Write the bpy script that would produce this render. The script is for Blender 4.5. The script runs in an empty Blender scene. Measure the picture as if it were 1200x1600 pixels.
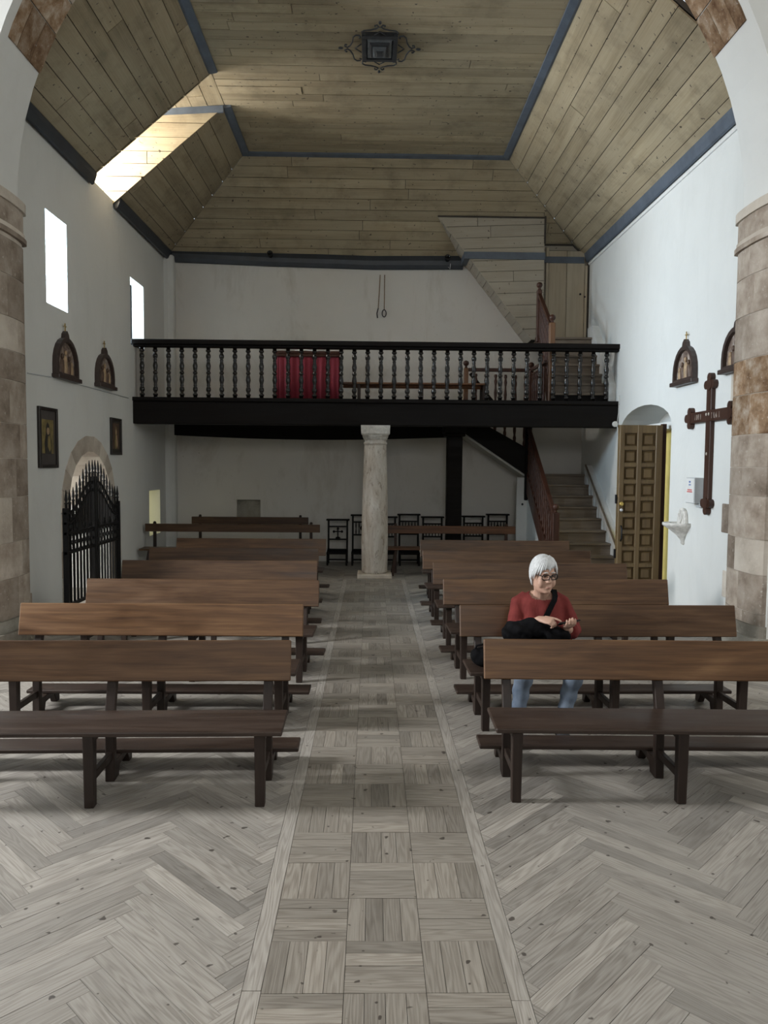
import bpy, bmesh, math, random
from mathutils import Vector, Matrix
random.seed(7)
R = math.radians
PI = math.pi
C = bpy.context.scene.collection
SC = bpy.context.scene

# ---------------------------------------------------------------- camera
FPX = 1180.0
CAMZ = 1.95
VPX, VPY, ROLL = 580.0, 727.0, R(0.4)
_ey = Vector(((VPX - 600) / FPX, -(VPY - 800) / FPX, -1)).normalized()
_ez = Vector((math.sin(ROLL), math.cos(ROLL), 0))
_ez = (_ez - _ey * _ez.dot(_ey)).normalized()
_ex = _ey.cross(_ez)
M3 = Matrix((_ex, _ey, _ez))
cam_d = bpy.data.cameras.new('camera')
cam_d.sensor_fit = 'VERTICAL'
cam_d.sensor_height = 36.0
cam_d.lens = FPX / 1600 * 36
cam_d.clip_start = 0.05
cam_d.clip_end = 300
cam = bpy.data.objects.new('camera', cam_d)
C.objects.link(cam)
CAMP = Vector((0, 0, CAMZ))
cam.matrix_world = Matrix.Translation(CAMP) @ M3.to_4x4()
SC.camera = cam

def ray(x, y):
    return (M3 @ Vector(((x - 600) / FPX, -(y - 800) / FPX, -1))).normalized()
def on_x(x, y, X):
    d = ray(x, y); return CAMP + d * (X / d.x)
def on_y(x, y, Y):
    d = ray(x, y); return CAMP + d * (Y / d.y)
def on_z(x, y, Z):
    d = ray(x, y); return CAMP + d * ((Z - CAMZ) / d.z)

# ---------------------------------------------------------------- world, exposure, daylight
SC.view_settings.view_transform = 'Standard'
SC.view_settings.look = 'None'
SC.view_settings.gamma = 1.0
SC.view_settings.use_curve_mapping = False
SC.view_settings.exposure = 0.55
w = bpy.data.worlds.new('sky'); SC.world = w; w.use_nodes = True
w.node_tree.nodes['Background'].inputs[0].default_value = (0.75, 0.86, 1.0, 1)
w.node_tree.nodes['Background'].inputs[1].default_value = 1.0

def area(name, loc, target, sx, sy, power, col):
    l = bpy.data.lights.new(name, 'AREA'); l.shape = 'RECTANGLE'; l.size = sx; l.size_y = sy
    l.energy = power; l.color = col
    o = bpy.data.objects.new(name, l); C.objects.link(o)
    o.location = loc
    d = Vector(target) - Vector(loc)
    o.rotation_euler = d.to_track_quat('-Z', 'Y').to_euler()
    return o
COOL = (0.72, 0.87, 1.0); NEUT = (1.0, 0.985, 0.95)
# daylight entering by each window of the church
area('daylight_nave_window', (-5.45, 9.78, 4.75), (4.2, 11.6, 2.6), 0.75, 1.25, 560, (0.60, 0.81, 1.0))
area('daylight_loft_window', (-5.3, 13.45, 4.7), (3, 14.0, 4.0), 0.8, 1.2, 110, COOL)
area('daylight_dormer', (-4.75, 11.62, 6.75), (-2, 11.7, 6.75), 0.85, 1.0, 150, (1.0, 0.97, 0.92))
area('daylight_transept_window', (-8.9, 4.25, 4.3), (0, 4.6, 0.5), 1.1, 2.2, 660, (0.97, 0.985, 1.0))
area('daylight_chancel_window', (0.5, -6.3, 5.6), (0.3, 4.0, 1.5), 3.0, 2.4, 125, NEUT)
area('daylight_transept_right', (8.9, 3.5, 4.8), (0, 5.0, 1.0), 2.0, 2.2, 115, (1.0, 0.97, 0.90))
area('daylight_chapel_window', (-8.2, 10.6, 2.1), (-5, 11, 1.0), 0.9, 1.1, 230, NEUT)

# ---------------------------------------------------------------- mesh helpers
class MB:
    def __init__(s): s.v = []; s.f = []; s.sm = []
    def add(s, vs, fs, smooth=False):
        n = len(s.v); s.v += [tuple(v) for v in vs]
        s.f += [tuple(i + n for i in f) for f in fs]; s.sm += [smooth] * len(fs)
    def box(s, x0, x1, y0, y1, z0, z1):
        s.add([(x0,y0,z0),(x1,y0,z0),(x1,y1,z0),(x0,y1,z0),(x0,y0,z1),(x1,y0,z1),(x1,y1,z1),(x0,y1,z1)],
              [(0,3,2,1),(4,5,6,7),(0,1,5,4),(1,2,6,5),(2,3,7,6),(3,0,4,7)]); return s
    def beam(s, a, b, wx, wz, up=(0,0,1)):
        """rectangular bar from a to b, wx sideways, wz along 'up'"""
        a = Vector(a); b = Vector(b); d = (b - a).normalized(); u = Vector(up)
        if abs(d.dot(u)) > 0.99: u = Vector((0, 1, 0))
        r = d.cross(u).normalized(); u = r.cross(d).normalized()
        vs = []
        for p in (a, b):
            for i, j in ((-1,-1),(1,-1),(1,1),(-1,1)):
                vs.append(p + r * (i * wx / 2) + u * (j * wz / 2))
        s.add(vs, [(3,2,1,0),(4,5,6,7),(0,1,5,4),(1,2,6,5),(2,3,7,6),(3,0,4,7)]); return s
    def prism(s, poly, y0, y1, axis='y'):
        """poly = list of 2D points extruded along an axis; y:(x,z) x:(y,z) z:(x,y)"""
        n = len(poly)
        def P(p, t):
            return (p[0], t, p[1]) if axis == 'y' else ((t, p[0], p[1]) if axis == 'x' else (p[0], p[1], t))
        vs = [P(p, y0) for p in poly] + [P(p, y1) for p in poly]
        fs = [tuple(range(n - 1, -1, -1)), tuple(range(n, 2 * n))]
        for i in range(n): j = (i + 1) % n; fs.append((i, j, n + j, n + i))
        s.add(vs, fs); return s
    def loft(s, rings, smooth=True, cap=True, closed=True):
        n = len(rings[0]); vs = [p for r in rings for p in r]; fs = []
        for k in range(len(rings) - 1):
            for i in range(n if closed else n - 1):
                j = (i + 1) % n
                fs.append((k*n+i, k*n+j, (k+1)*n+j, (k+1)*n+i))
        s.add(vs, fs, smooth)
        if cap and closed:
            m = len(s.v) - len(vs)
            s.f.append(tuple(m + i for i in range(n - 1, -1, -1))); s.sm.append(False)
            s.f.append(tuple(m + (len(rings)-1)*n + i for i in range(n))); s.sm.append(False)
        return s
    def lathe(s, prof, c=(0,0,0), n=12, smooth=True):
        rings = [[(c[0] + r*math.cos(2*PI*i/n), c[1] + r*math.sin(2*PI*i/n), c[2] + z) for i in range(n)] for r, z in prof]
        return s.loft(rings, smooth)
    def tube(s, pts, rad, n=8, smooth=True):
        pts = [Vector(p) for p in pts]
        rads = rad if isinstance(rad, (list, tuple)) else [rad] * len(pts)
        rings = []; ref = None
        for i, p in enumerate(pts):
            d = (pts[min(i+1, len(pts)-1)] - pts[max(i-1, 0)])
            if d.length < 1e-9: d = Vector((0,0,1))
            d.normalize()
            if ref is None:
                ref = Vector((0,0,1)) if abs(d.z) < 0.9 else Vector((1,0,0))
            a = (ref - d * ref.dot(d)).normalized(); b = d.cross(a); ref = a
            rings.append([p + (a*math.cos(2*PI*k/n) + b*math.sin(2*PI*k/n)) * rads[i] for k in range(n)])
        return s.loft(rings, smooth)
    def ball(s, c, r, n=12, m=8, smooth=True):
        rr = r if isinstance(r, (tuple, list)) else (r, r, r)
        rings = []
        for k in range(m + 1):
            t = PI * k / m; st = max(math.sin(t), 0.02)
            rings.append([(c[0] + rr[0]*st*math.cos(2*PI*i/n), c[1] + rr[1]*st*math.sin(2*PI*i/n), c[2] - rr[2]*math.cos(t)) for i in range(n)])
        return s.loft(rings, smooth)
    def xform(s, M):
        s.v = [tuple(M @ Vector(v)) for v in s.v]; return s
    def mesh(s, name):
        me = bpy.data.meshes.new(name); me.from_pydata(s.v, [], s.f)
        me.polygons.foreach_set('use_smooth', s.sm)
        bm = bmesh.new(); bm.from_mesh(me); bmesh.ops.recalc_face_normals(bm, faces=bm.faces); bm.to_mesh(me); bm.free()
        return me
    def build(s, name, mat=None, parent=None, bevel=0):
        me = s.mesh(name)
        if bevel:
            bm = bmesh.new(); bm.from_mesh(me)
            es = [e for e in bm.edges if len(e.link_faces) == 2 and e.calc_face_angle(0) > 0.6]
            bmesh.ops.bevel(bm, geom=es, offset=bevel, segments=1, affect='EDGES', clamp_overlap=True)
            bm.to_mesh(me); bm.free()
        return link(name, me, mat, parent)

def link(name, me, mat=None, parent=None):
    o = bpy.data.objects.new(name, me); C.objects.link(o)
    if mat is not None:
        me.materials.clear(); me.materials.append(MATS[mat] if isinstance(mat, str) else mat)
    if parent: o.parent = parent
    return o
def tag(o, label=None, cat=None, group=None, kind=None):
    if label: o['label'] = label
    if cat: o['category'] = cat
    if group: o['group'] = group
    if kind: o['kind'] = kind
    return o
def empty(name, loc=(0,0,0), rz=0):
    o = bpy.data.objects.new(name, None); C.objects.link(o); o.location = loc; o.rotation_euler = (0,0,rz)
    o.empty_display_size = 0.1
    return o
def struct(o): o['kind'] = 'structure'; return o
def copy_tree(o, parent=None):
    c = o.copy(); C.objects.link(c); c.parent = parent
    for ch in list(o.children): copy_tree(ch, c)
    return c
def evaluated(o, name):
    dg = bpy.context.evaluated_depsgraph_get()
    return bpy.data.meshes.new_from_object(o.evaluated_get(dg))
def boolean(mb, cutters, name, mat, parent=None):
    o = mb.build(name + '_raw'); cs = []
    for c in cutters:
        co = c.build('cut'); cs.append(co)
        m = o.modifiers.new('b', 'BOOLEAN'); m.operation = 'DIFFERENCE'; m.solver = 'EXACT'; m.object = co
    me = evaluated(o, name)
    for x in cs + [o]: bpy.data.objects.remove(x, do_unlink=True)
    me.name = name
    return link(name, me, mat, parent)
def remesh(mb, name, voxel, smooth=4, mat=None, parent=None, fac=0.5):
    o = mb.build(name + '_raw')
    m = o.modifiers.new('r', 'REMESH'); m.mode = 'VOXEL'; m.voxel_size = voxel; m.use_smooth_shade = True
    if smooth:
        q = o.modifiers.new('s', 'SMOOTH'); q.iterations = smooth; q.factor = fac
    me = evaluated(o, name); bpy.data.objects.remove(o, do_unlink=True); me.name = name
    return link(name, me, mat, parent)
def clip(poly, a, b, c):
    """keep the part of a 2D polygon where a*x+b*y<=c"""
    out = []
    for i in range(len(poly)):
        p = poly[i]; q = poly[(i+1) % len(poly)]
        dp = a*p[0] + b*p[1] - c; dq = a*q[0] + b*q[1] - c
        if dp <= 0: out.append(p)
        if (dp < 0 < dq) or (dq < 0 < dp):
            t = dp / (dp - dq); out.append((p[0] + t*(q[0]-p[0]), p[1] + t*(q[1]-p[1])))
    return out
def clip_convex(poly, conv):
    n = len(conv); ar = sum(conv[i][0]*conv[(i+1)%n][1] - conv[(i+1)%n][0]*conv[i][1] for i in range(n))
    for i in range(n):
        p = conv[i]; q = conv[(i+1)%n]
        a, b = (q[1]-p[1]), -(q[0]-p[0])
        if ar < 0: a, b = -a, -b
        poly = clip(poly, a, b, a*p[0] + b*p[1])
        if len(poly) < 3: return []
    return poly
def poly_area(p):
    return abs(sum(p[i][0]*p[(i+1)%len(p)][1] - p[(i+1)%len(p)][0]*p[i][1] for i in range(len(p))))/2
def shrink(poly, d):
    """inset a convex polygon by d"""
    n = len(poly); ar = sum(poly[i][0]*poly[(i+1)%n][1] - poly[(i+1)%n][0]*poly[i][1] for i in range(n))
    out = poly
    for i in range(n):
        p = poly[i]; q = poly[(i+1)%n]
        a, b = (q[1]-p[1]), -(q[0]-p[0]); l = math.hypot(a, b)
        if l < 1e-6: continue
        a /= l; b /= l
        if ar < 0: a, b = -a, -b
        out = clip(out, a, b, a*p[0] + b*p[1] - d)
        if len(out) < 3: return []
    return out

class Pieces:
    """flat pieces (planks, boards): each with a grain UV and a tone; some stand alone, the rest are joined"""
    def __init__(s): s.items = []
    def add(s, poly3, nrm, thick, uv, tone, key=0.0): s.items.append((poly3, nrm, thick, uv, tone, key))
    def mk(s, items, name):
        v = []; f = []; uvs = []; tn = []
        for poly3, nrm, th, uv, tone, key in items:
            n = len(poly3); b = len(v)
            v += [tuple(p) for p in poly3] + [tuple(p - nrm*th) for p in poly3]
            fl = [tuple(range(b, b+n))] + [(b+i, b+n+i, b+n+(i+1)%n, b+(i+1)%n) for i in range(n)]
            for q in fl:
                f.append(q)
                for i in q: uvs.append(uv[(i-b) % n]); tn.append(tone)
        me = bpy.data.meshes.new(name); me.from_pydata(v, [], f)
        ul = me.uv_layers.new(name='UVMap'); ul.data.foreach_set('uv', [c for u in uvs for c in u])
        at = me.attributes.new('tone', 'FLOAT', 'CORNER'); at.data.foreach_set('value', tn)
        return me
    def out(s, name, restname, mat, parent, limit=300):
        it = sorted(s.items, key=lambda i: i[5])
        for i in it[:limit]: link(name, s.mk([i], name), mat, parent)
        if it[limit:]:
            o = link(restname, s.mk(it[limit:], restname), mat, parent); o['kind'] = 'stuff'

# ---------------------------------------------------------------- materials
MATS = {}
def newmat(name, rough=0.7, metal=0.0, spec=0.5):
    m = bpy.data.materials.new(name); m.use_nodes = True; MATS[name] = m
    nt = m.node_tree; b = nt.nodes['Principled BSDF']
    b.inputs['Roughness'].default_value = rough; b.inputs['Metallic'].default_value = metal
    b.inputs['Specular IOR Level'].default_value = spec
    return m, nt, b
def N(nt, t, **kw):
    n = nt.nodes.new(t)
    for k, v in kw.items():
        if k in n.inputs: n.inputs[k].default_value = v
        else: setattr(n, k, v)
    return n
def L(nt, a, b): nt.links.new(a, b)
def ramp(nt, fac, stops):
    r = N(nt, 'ShaderNodeValToRGB'); e = r.color_ramp.elements
    while len(e) > 1: e.remove(e[-1])
    e[0].position = stops[0][0]; e[0].color = (*stops[0][1], 1)
    for p, c in stops[1:]:
        x = e.new(p); x.color = (*c, 1)
    L(nt, fac, r.inputs[0]); return r.outputs[0]
def mix(nt, fac, a, b, mode='MIX'):
    m = N(nt, 'ShaderNodeMix', data_type='RGBA', blend_type=mode)
    for sock, v in ((m.inputs[0], fac), (m.inputs[6], a), (m.inputs[7], b)):
        if isinstance(v, bpy.types.NodeSocket): L(nt, v, sock)
        elif isinstance(v, (int, float)): sock.default_value = v
        else: sock.default_value = (*v, 1) if len(v) == 3 else v
    return m.outputs[2]
def noise(nt, vec, scale, detail=4, rough=0.55, dist=0.0):
    n = N(nt, 'ShaderNodeTexNoise'); n.inputs['Scale'].default_value = scale; n.inputs['Detail'].default_value = detail
    n.inputs['Roughness'].default_value = rough; n.inputs['Distortion'].default_value = dist
    if vec is not None: L(nt, vec, n.inputs['Vector'])
    return n.outputs['Fac']
def mapping(nt, vec, scale=(1,1,1), loc=(0,0,0), rot=(0,0,0)):
    m = N(nt, 'ShaderNodeMapping'); L(nt, vec, m.inputs[0])
    m.inputs['Scale'].default_value = scale; m.inputs['Location'].default_value = loc; m.inputs['Rotation'].default_value = rot
    return m.outputs[0]
def bump(nt, b, h, strength=0.3, dist=0.01):
    n = N(nt, 'ShaderNodeBump'); n.inputs['Strength'].default_value = strength; n.inputs['Distance'].default_value = dist
    L(nt, h, n.inputs['Height']); L(nt, n.outputs[0], b.inputs['Normal'])
def objvec(nt, rnd=True):
    t = N(nt, 'ShaderNodeTexCoord'); v = t.outputs['Object']
    if rnd:
        oi = N(nt, 'ShaderNodeObjectInfo'); mu = N(nt, 'ShaderNodeMath', operation='MULTIPLY'); L(nt, oi.outputs['Random'], mu.inputs[0]); mu.inputs[1].default_value = 57.0
        ad = N(nt, 'ShaderNodeVectorMath', operation='ADD'); L(nt, v, ad.inputs[0]); L(nt, mu.outputs[0], ad.inputs[1]); v = ad.outputs[0]
    return v
def plain(name, col, rough=0.6, metal=0.0, var=0.15, scale=8.0, bmp=0.0, spec=0.5):
    m, nt, b = newmat(name, rough, metal, spec)
    v = objvec(nt); f = noise(nt, v, scale)
    lo = tuple(c*(1-var) for c in col); hi = tuple(min(c*(1+var), 1) for c in col)
    L(nt, ramp(nt, f, [(0.3, lo), (0.7, hi)]), b.inputs['Base Color'])
    if bmp: bump(nt, b, noise(nt, v, scale*4), bmp, 0.01)
    return m

def plaster(name, base, stain, amt, spots=False):
    m, nt, b = newmat(name, 0.85, spec=0.25)
    v = objvec(nt, False)
    f1 = noise(nt, v, 0.6, 6, 0.62); f2 = noise(nt, v, 5.0, 6, 0.6)
    c = ramp(nt, f1, [(0.35, tuple(x*(1-0.06) for x in base)), (0.65, base)])
    st = noise(nt, mapping(nt, v, (1.0, 1.0, 0.35)), 1.4, 8, 0.68, 0.4)
    fac = ramp(nt, st, [(0.52, (0,0,0)), (0.72, (amt,)*3)])
    c = mix(nt, fac, c, stain)
    if spots:
        sp = noise(nt, v, 26.0, 3, 0.5)
        fac2 = ramp(nt, sp, [(0.68, (0,0,0)), (0.74, (0.45,)*3)])
        msk = ramp(nt, noise(nt, v, 0.9, 3), [(0.5, (0,0,0)), (0.62, (1,1,1))])
        c = mix(nt, mix(nt, 1.0, fac2, msk, 'MULTIPLY'), c, (0.28, 0.2, 0.12))
    L(nt, c, b.inputs['Base Color'])
    bump(nt, b, mix(nt, 0.35, f1, f2), 0.5, 0.03)
    return m
plaster('plaster', (0.70, 0.705, 0.68), (0.56, 0.56, 0.53), 0.35)
plaster('plaster_back', (0.66, 0.635, 0.59), (0.42, 0.38, 0.32), 0.7, True)
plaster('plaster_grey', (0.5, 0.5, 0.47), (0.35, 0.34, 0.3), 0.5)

def uvwood(name, cols, rough, gscale, rings, tonevar, tint=None, knots=True, patches=None):
    """wood of planks that carry a UV (metres along / across the grain) and a tone"""
    m, nt, b = newmat(name, rough, spec=0.3)
    uv = N(nt, 'ShaderNodeUVMap', uv_map='UVMap').outputs[0]
    at = N(nt, 'ShaderNodeAttribute', attribute_name='tone').outputs['Fac']
    g1 = noise(nt, mapping(nt, uv, (5*gscale, 170*gscale, 1)), 1.0, 4, 0.6)
    wob = noise(nt, mapping(nt, uv, (1.1*gscale, 13*gscale, 1)), 1.0, 2, 0.45)
    wv = N(nt, 'ShaderNodeMath', operation='MULTIPLY'); L(nt, wob, wv.inputs[0]); wv.inputs[1].default_value = rings
    sn = N(nt, 'ShaderNodeMath', operation='SINE'); L(nt, wv.outputs[0], sn.inputs[0])
    ab = N(nt, 'ShaderNodeMath', operation='MULTIPLY_ADD'); L(nt, sn.outputs[0], ab.inputs[0]); ab.inputs[1].default_value = 0.5; ab.inputs[2].default_value = 0.5
    g = mix(nt, 0.26, g1, ab.outputs[0])
    c = ramp(nt, g, [(0.25, cols[0]), (0.5, cols[1]), (0.75, cols[2])])
    tn = ramp(nt, at, [(0.0, (1-tonevar,)*3), (1.0, (1+tonevar,)*3)])
    c = mix(nt, 1.0, c, tn, 'MULTIPLY')
    wc = N(nt, 'ShaderNodeNewGeometry').outputs['Position']
    big = noise(nt, wc, 0.9, 5, 0.6)
    c = mix(nt, ramp(nt, big, [(0.35, (0.0,)*3), (0.7, (0.55,)*3)]), c, tint or cols[2])
    if patches:
        p = noise(nt, wc, 2.2, 4, 0.65)
        c = mix(nt, ramp(nt, p, [(0.5, (0.0,)*3), (0.72, (0.6,)*3)]), c, patches)
    if knots:
        k = noise(nt, wc, 17.0, 2, 0.4)
        c = mix(nt, ramp(nt, k, [(0.705, (0,)*3), (0.735, (0.8,)*3)]), c, (0.04, 0.03, 0.025))
    L(nt, c, b.inputs['Base Color'])
    bump(nt, b, g, 0.25, 0.004)
    return m
uvwood('floor_wood', [(0.20,0.178,0.152), (0.31,0.283,0.25), (0.39,0.363,0.328)], 0.5, 1.0, 75, 0.36, (0.365,0.342,0.312))
uvwood('aisle_wood', [(0.175,0.150,0.122), (0.27,0.240,0.203), (0.34,0.31,0.268)], 0.5, 1.0, 75, 0.32, (0.31,0.283,0.247))
uvwood('ceiling_wood', [(0.20,0.160,0.098), (0.30,0.242,0.152), (0.36,0.30,0.20)], 0.75, 0.35, 14, 0.2, (0.33,0.278,0.19), True, (0.155,0.125,0.08))
uvwood('pale_wood', [(0.30,0.265,0.205), (0.37,0.33,0.265), (0.42,0.385,0.32)], 0.75, 0.4, 10, 0.10, (0.38,0.345,0.285))

def objwood(name, cols, rough=0.4, axis=0, freq=1.0, spec=0.4):
    """wood for turned and joined furniture, grain along a local axis; object colour multiplies it"""
    m, nt, b = newmat(name, rough, spec=spec)
    v = objvec(nt)
    sc = [26*freq]*3; sc[axis] = 1.1*freq
    g1 = noise(nt, mapping(nt, v, sc), 1.0, 5, 0.62, 0.5)
    sc2 = [5*freq]*3; sc2[axis] = 0.9*freq
    g2 = noise(nt, mapping(nt, v, sc2), 1.0, 3, 0.5, 0.8)
    c = ramp(nt, mix(nt, 0.45, g1, g2), [(0.3, cols[0]), (0.5, cols[1]), (0.68, cols[2])])
    oi = N(nt, 'ShaderNodeObjectInfo')
    c = mix(nt, 1.0, c, oi.outputs['Color'], 'MULTIPLY')
    L(nt, c, b.inputs['Base Color'])
    rr = ramp(nt, g2, [(0.3, (rough*0.8,)*3), (0.7, (min(rough*1.3,1),)*3)]); L(nt, rr, b.inputs['Roughness'])
    bump(nt, b, g1, 0.12, 0.003)
    return m
objwood('bench_wood', [(0.034,0.017,0.009), (0.085,0.045,0.022), (0.140,0.080,0.040)], 0.42, 0, 1.5)
objwood('bench_leg', [(0.014,0.008,0.0055), (0.026,0.015,0.0105), (0.042,0.025,0.018)], 0.5, 2)
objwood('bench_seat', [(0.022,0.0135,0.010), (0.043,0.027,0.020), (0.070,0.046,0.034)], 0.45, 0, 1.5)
objwood('red_wood', [(0.03,0.011,0.007), (0.06,0.022,0.013), (0.09,0.035,0.02)], 0.4, 2)
objwood('brown_wood', [(0.11,0.05,0.022), (0.19,0.09,0.04), (0.26,0.13,0.06)], 0.45, 2)
objwood('step_wood', [(0.10,0.075,0.052), (0.17,0.132,0.098), (0.25,0.20,0.155)], 0.6)
objwood('door_wood', [(0.085,0.055,0.025), (0.125,0.082,0.036), (0.165,0.112,0.05)], 0.5, 2)
objwood('black_wood', [(0.004,0.0032,0.003), (0.007,0.0055,0.005), (0.011,0.009,0.008)], 0.6, 0, 1.0, 0.15)
objwood('tan_door', [(0.36,0.30,0.21), (0.44,0.37,0.27), (0.50,0.43,0.32)], 0.7, 2)
objwood('cross_wood', [(0.025,0.010,0.006), (0.045,0.018,0.010), (0.07,0.03,0.018)], 0.5, 2)
plain('gloss_black', (0.009,0.007,0.006), 0.22, 0, 0.2)
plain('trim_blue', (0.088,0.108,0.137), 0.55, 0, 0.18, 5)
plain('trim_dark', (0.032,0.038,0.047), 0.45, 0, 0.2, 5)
plain('iron', (0.008,0.008,0.009), 0.5, 0.3, 0.2)
plain('lantern_iron', (0.05,0.054,0.062), 0.4, 0.5, 0.2)
plain('lantern_glass', (0.10,0.11,0.12), 0.15, 0.0, 0.2)
plain('gap_dark', (0.05,0.042,0.034), 0.9)
plain('roof_dark', (0.06,0.05,0.04), 0.9)
plain('white_paint', (0.74,0.74,0.72), 0.5, 0, 0.04)
plain('grey_paint', (0.45,0.47,0.48), 0.5, 0, 0.04)
plain('red_cloth', (0.21,0.016,0.032), 0.8, 0, 0.12, 3)
plain('paper', (0.85,0.85,0.83), 0.6, 0, 0.04)
plain('rope', (0.22,0.15,0.09), 0.9, 0, 0.3, 40)
plain('rope_dark', (0.025,0.02,0.02), 0.8)
plain('yellow_paint', (0.62,0.50,0.16), 0.6, 0, 0.12, 4)
plain('brass', (0.62,0.47,0.14), 0.35, 0.7, 0.1)
plain('gold', (0.40,0.28,0.09), 0.4, 0.5, 0.2)
plain('frame_dark', (0.022,0.017,0.014), 0.4)
plain('plaque_wood', (0.045,0.029,0.024), 0.45, 0, 0.25, 12)
plain('mat_grey', (0.062,0.052,0.048), 0.7, 0, 0.15, 6)
plain('print_ochre', (0.20,0.155,0.06), 0.6, 0, 0.35, 9)
plain('print_dark', (0.035,0.03,0.024), 0.6, 0, 0.4, 14)
plain('print_brown', (0.10,0.06,0.04), 0.6, 0, 0.4, 14)
plain('print_skin', (0.36,0.25,0.15), 0.6, 0, 0.2, 14)
plain('stone_white', (0.62,0.60,0.56), 0.75, 0, 0.25, 16, 0.4)
plain('skin', (0.58,0.36,0.27), 0.5, 0, 0.06, 20)
plain('lip', (0.42,0.19,0.16), 0.5, 0, 0.06, 20)
plain('hair_white', (0.66,0.68,0.69), 0.55, 0, 0.16, 60)
plain('eye_dark', (0.02,0.015,0.012), 0.3)
plain('black_cloth', (0.007,0.007,0.008), 0.95, 0, 0.3, 20, 0.3, 0.1)
plain('black_plastic', (0.008,0.008,0.009), 0.25)
plain('shoe', (0.03,0.03,0.032), 0.6)
plain('inlay', (0.5,0.46,0.4), 0.6)
plain('print_blue', (0.10,0.16,0.40), 0.6)
plain('print_red', (0.55,0.07,0.06), 0.6)
plain('clear_plastic', (0.55,0.56,0.57), 0.3)

def stone(name, c0, c1, c2, mottle=9.0):
    m, nt, b = newmat(name, 0.9, spec=0.2)
    v = objvec(nt)
    f = noise(nt, v, mottle*0.35, 6, 0.65); f2 = noise(nt, v, mottle*2.5, 5, 0.6)
    c = ramp(nt, f, [(0.3, c0), (0.5, c1), (0.72, c2)])
    oi = N(nt, 'ShaderNodeObjectInfo')
    c = mix(nt, 1.0, c, ramp(nt, oi.outputs['Random'], [(0, (0.72,0.68,0.64)), (0.5, (0.95,0.93,0.9)), (1, (1.15,1.13,1.1))]), 'MULTIPLY')
    c = mix(nt, ramp(nt, f2, [(0.62, (0,)*3), (0.72, (0.5,)*3)]), c, (0.66,0.62,0.56))
    L(nt, c, b.inputs['Base Color']); bump(nt, b, mix(nt, 0.5, f, f2), 0.6, 0.02)
stone('stone_block', (0.21,0.168,0.135), (0.36,0.31,0.262), (0.50,0.45,0.40))
stone('stone_pale', (0.42,0.37,0.32), (0.55,0.50,0.44), (0.62,0.58,0.52))
stone('stone_rust', (0.10,0.05,0.025), (0.28,0.19,0.12), (0.52,0.46,0.39), 14)
stone('stone_grey', (0.22,0.21,0.18), (0.34,0.33,0.29), (0.45,0.43,0.39))
def column_mat():
    m, nt, b = newmat('column_stone', 0.85, spec=0.2)
    v = objvec(nt, False)
    f = noise(nt, mapping(nt, v, (5, 5, 1.3)), 1.0, 6, 0.7, 1.5)
    sp = noise(nt, mapping(nt, v, (14, 14, 7)), 1.0, 5, 0.7)
    c = ramp(nt, f, [(0.3, (0.40,0.335,0.27)), (0.5, (0.60,0.55,0.49)), (0.7, (0.74,0.71,0.66))])
    c = mix(nt, ramp(nt, sp, [(0.56, (0,)*3), (0.66, (0.75,)*3)]), c, (0.27,0.215,0.165))
    L(nt, c, b.inputs['Base Color']); bump(nt, b, sp, 0.5, 0.02)
column_mat()
def fabric(name, c0, c1, scale, folds=0.3):
    m, nt, b = newmat(name, 0.9, spec=0.15)
    v = objvec(nt, False); f = noise(nt, v, scale, 4); f2 = noise(nt, mapping(nt, v, (14, 14, 3)), 1.0, 3)
    L(nt, ramp(nt, f, [(0.3, c0), (0.7, c1)]), b.inputs['Base Color']); bump(nt, b, f2, folds, 0.02)
fabric('red_blouse', (0.155,0.030,0.028), (0.215,0.044,0.040), 14, 0.6)
fabric('denim', (0.10,0.13,0.18), (0.22,0.27,0.345), 7)
m, nt, b = newmat('yellow_glow_pane', 0.3)
b.inputs['Base Color'].default_value = (0.9,0.85,0.5,1); b.inputs['Emission Color'].default_value = (1.0,0.93,0.52,1); b.inputs['Emission Strength'].default_value = 1.3  # pane itself glows, standing in for the yellow daylight beyond the opening
m, nt, b = newmat('window_glass', 0.05)
b.inputs['Transmission Weight'].default_value = 1.0; b.inputs['Base Color'].default_value = (0.95,0.97,1,1); b.inputs['IOR'].default_value = 1.02
m, nt, b = newmat('lens_glass', 0.05)
b.inputs['Transmission Weight'].default_value = 1.0; b.inputs['IOR'].default_value = 1.02
def relief_mat():
    m, nt, b = newmat('plaque_relief', 0.5)
    v = objvec(nt); f = noise(nt, v, 9, 4, 0.6, 1.0)
    L(nt, ramp(nt, f, [(0.3, (0.05,0.035,0.03)), (0.45, (0.16,0.11,0.085)), (0.55, (0.30,0.24,0.20)), (0.68, (0.42,0.40,0.38))]), b.inputs['Base Color'])
    bump(nt, b, f, 0.6, 0.03)
relief_mat()

# ================================================================ THE BUILDING
XL, XR, YB = -4.06, 4.25, 15.25          # nave walls
YA0, YA1 = 7.5, 8.3                      # transverse arch wall
ZW = 6.02                                # wall height
PXL, PXR, PYB, PZ = -2.31, 2.42, 13.93, 7.50   # flat ceiling panel
LOFT = 3.05
def dome(y0, y1, zs, z0=0.0, n=14):
    """arched outline in (y,z)"""
    c = (y0+y1)/2; r = (y1-y0)/2
    return [(y0, z0), (y1, z0)] + [(c + r*math.cos(PI*i/n), zs + r*math.sin(PI*i/n)) for i in range(n+1)]

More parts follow.
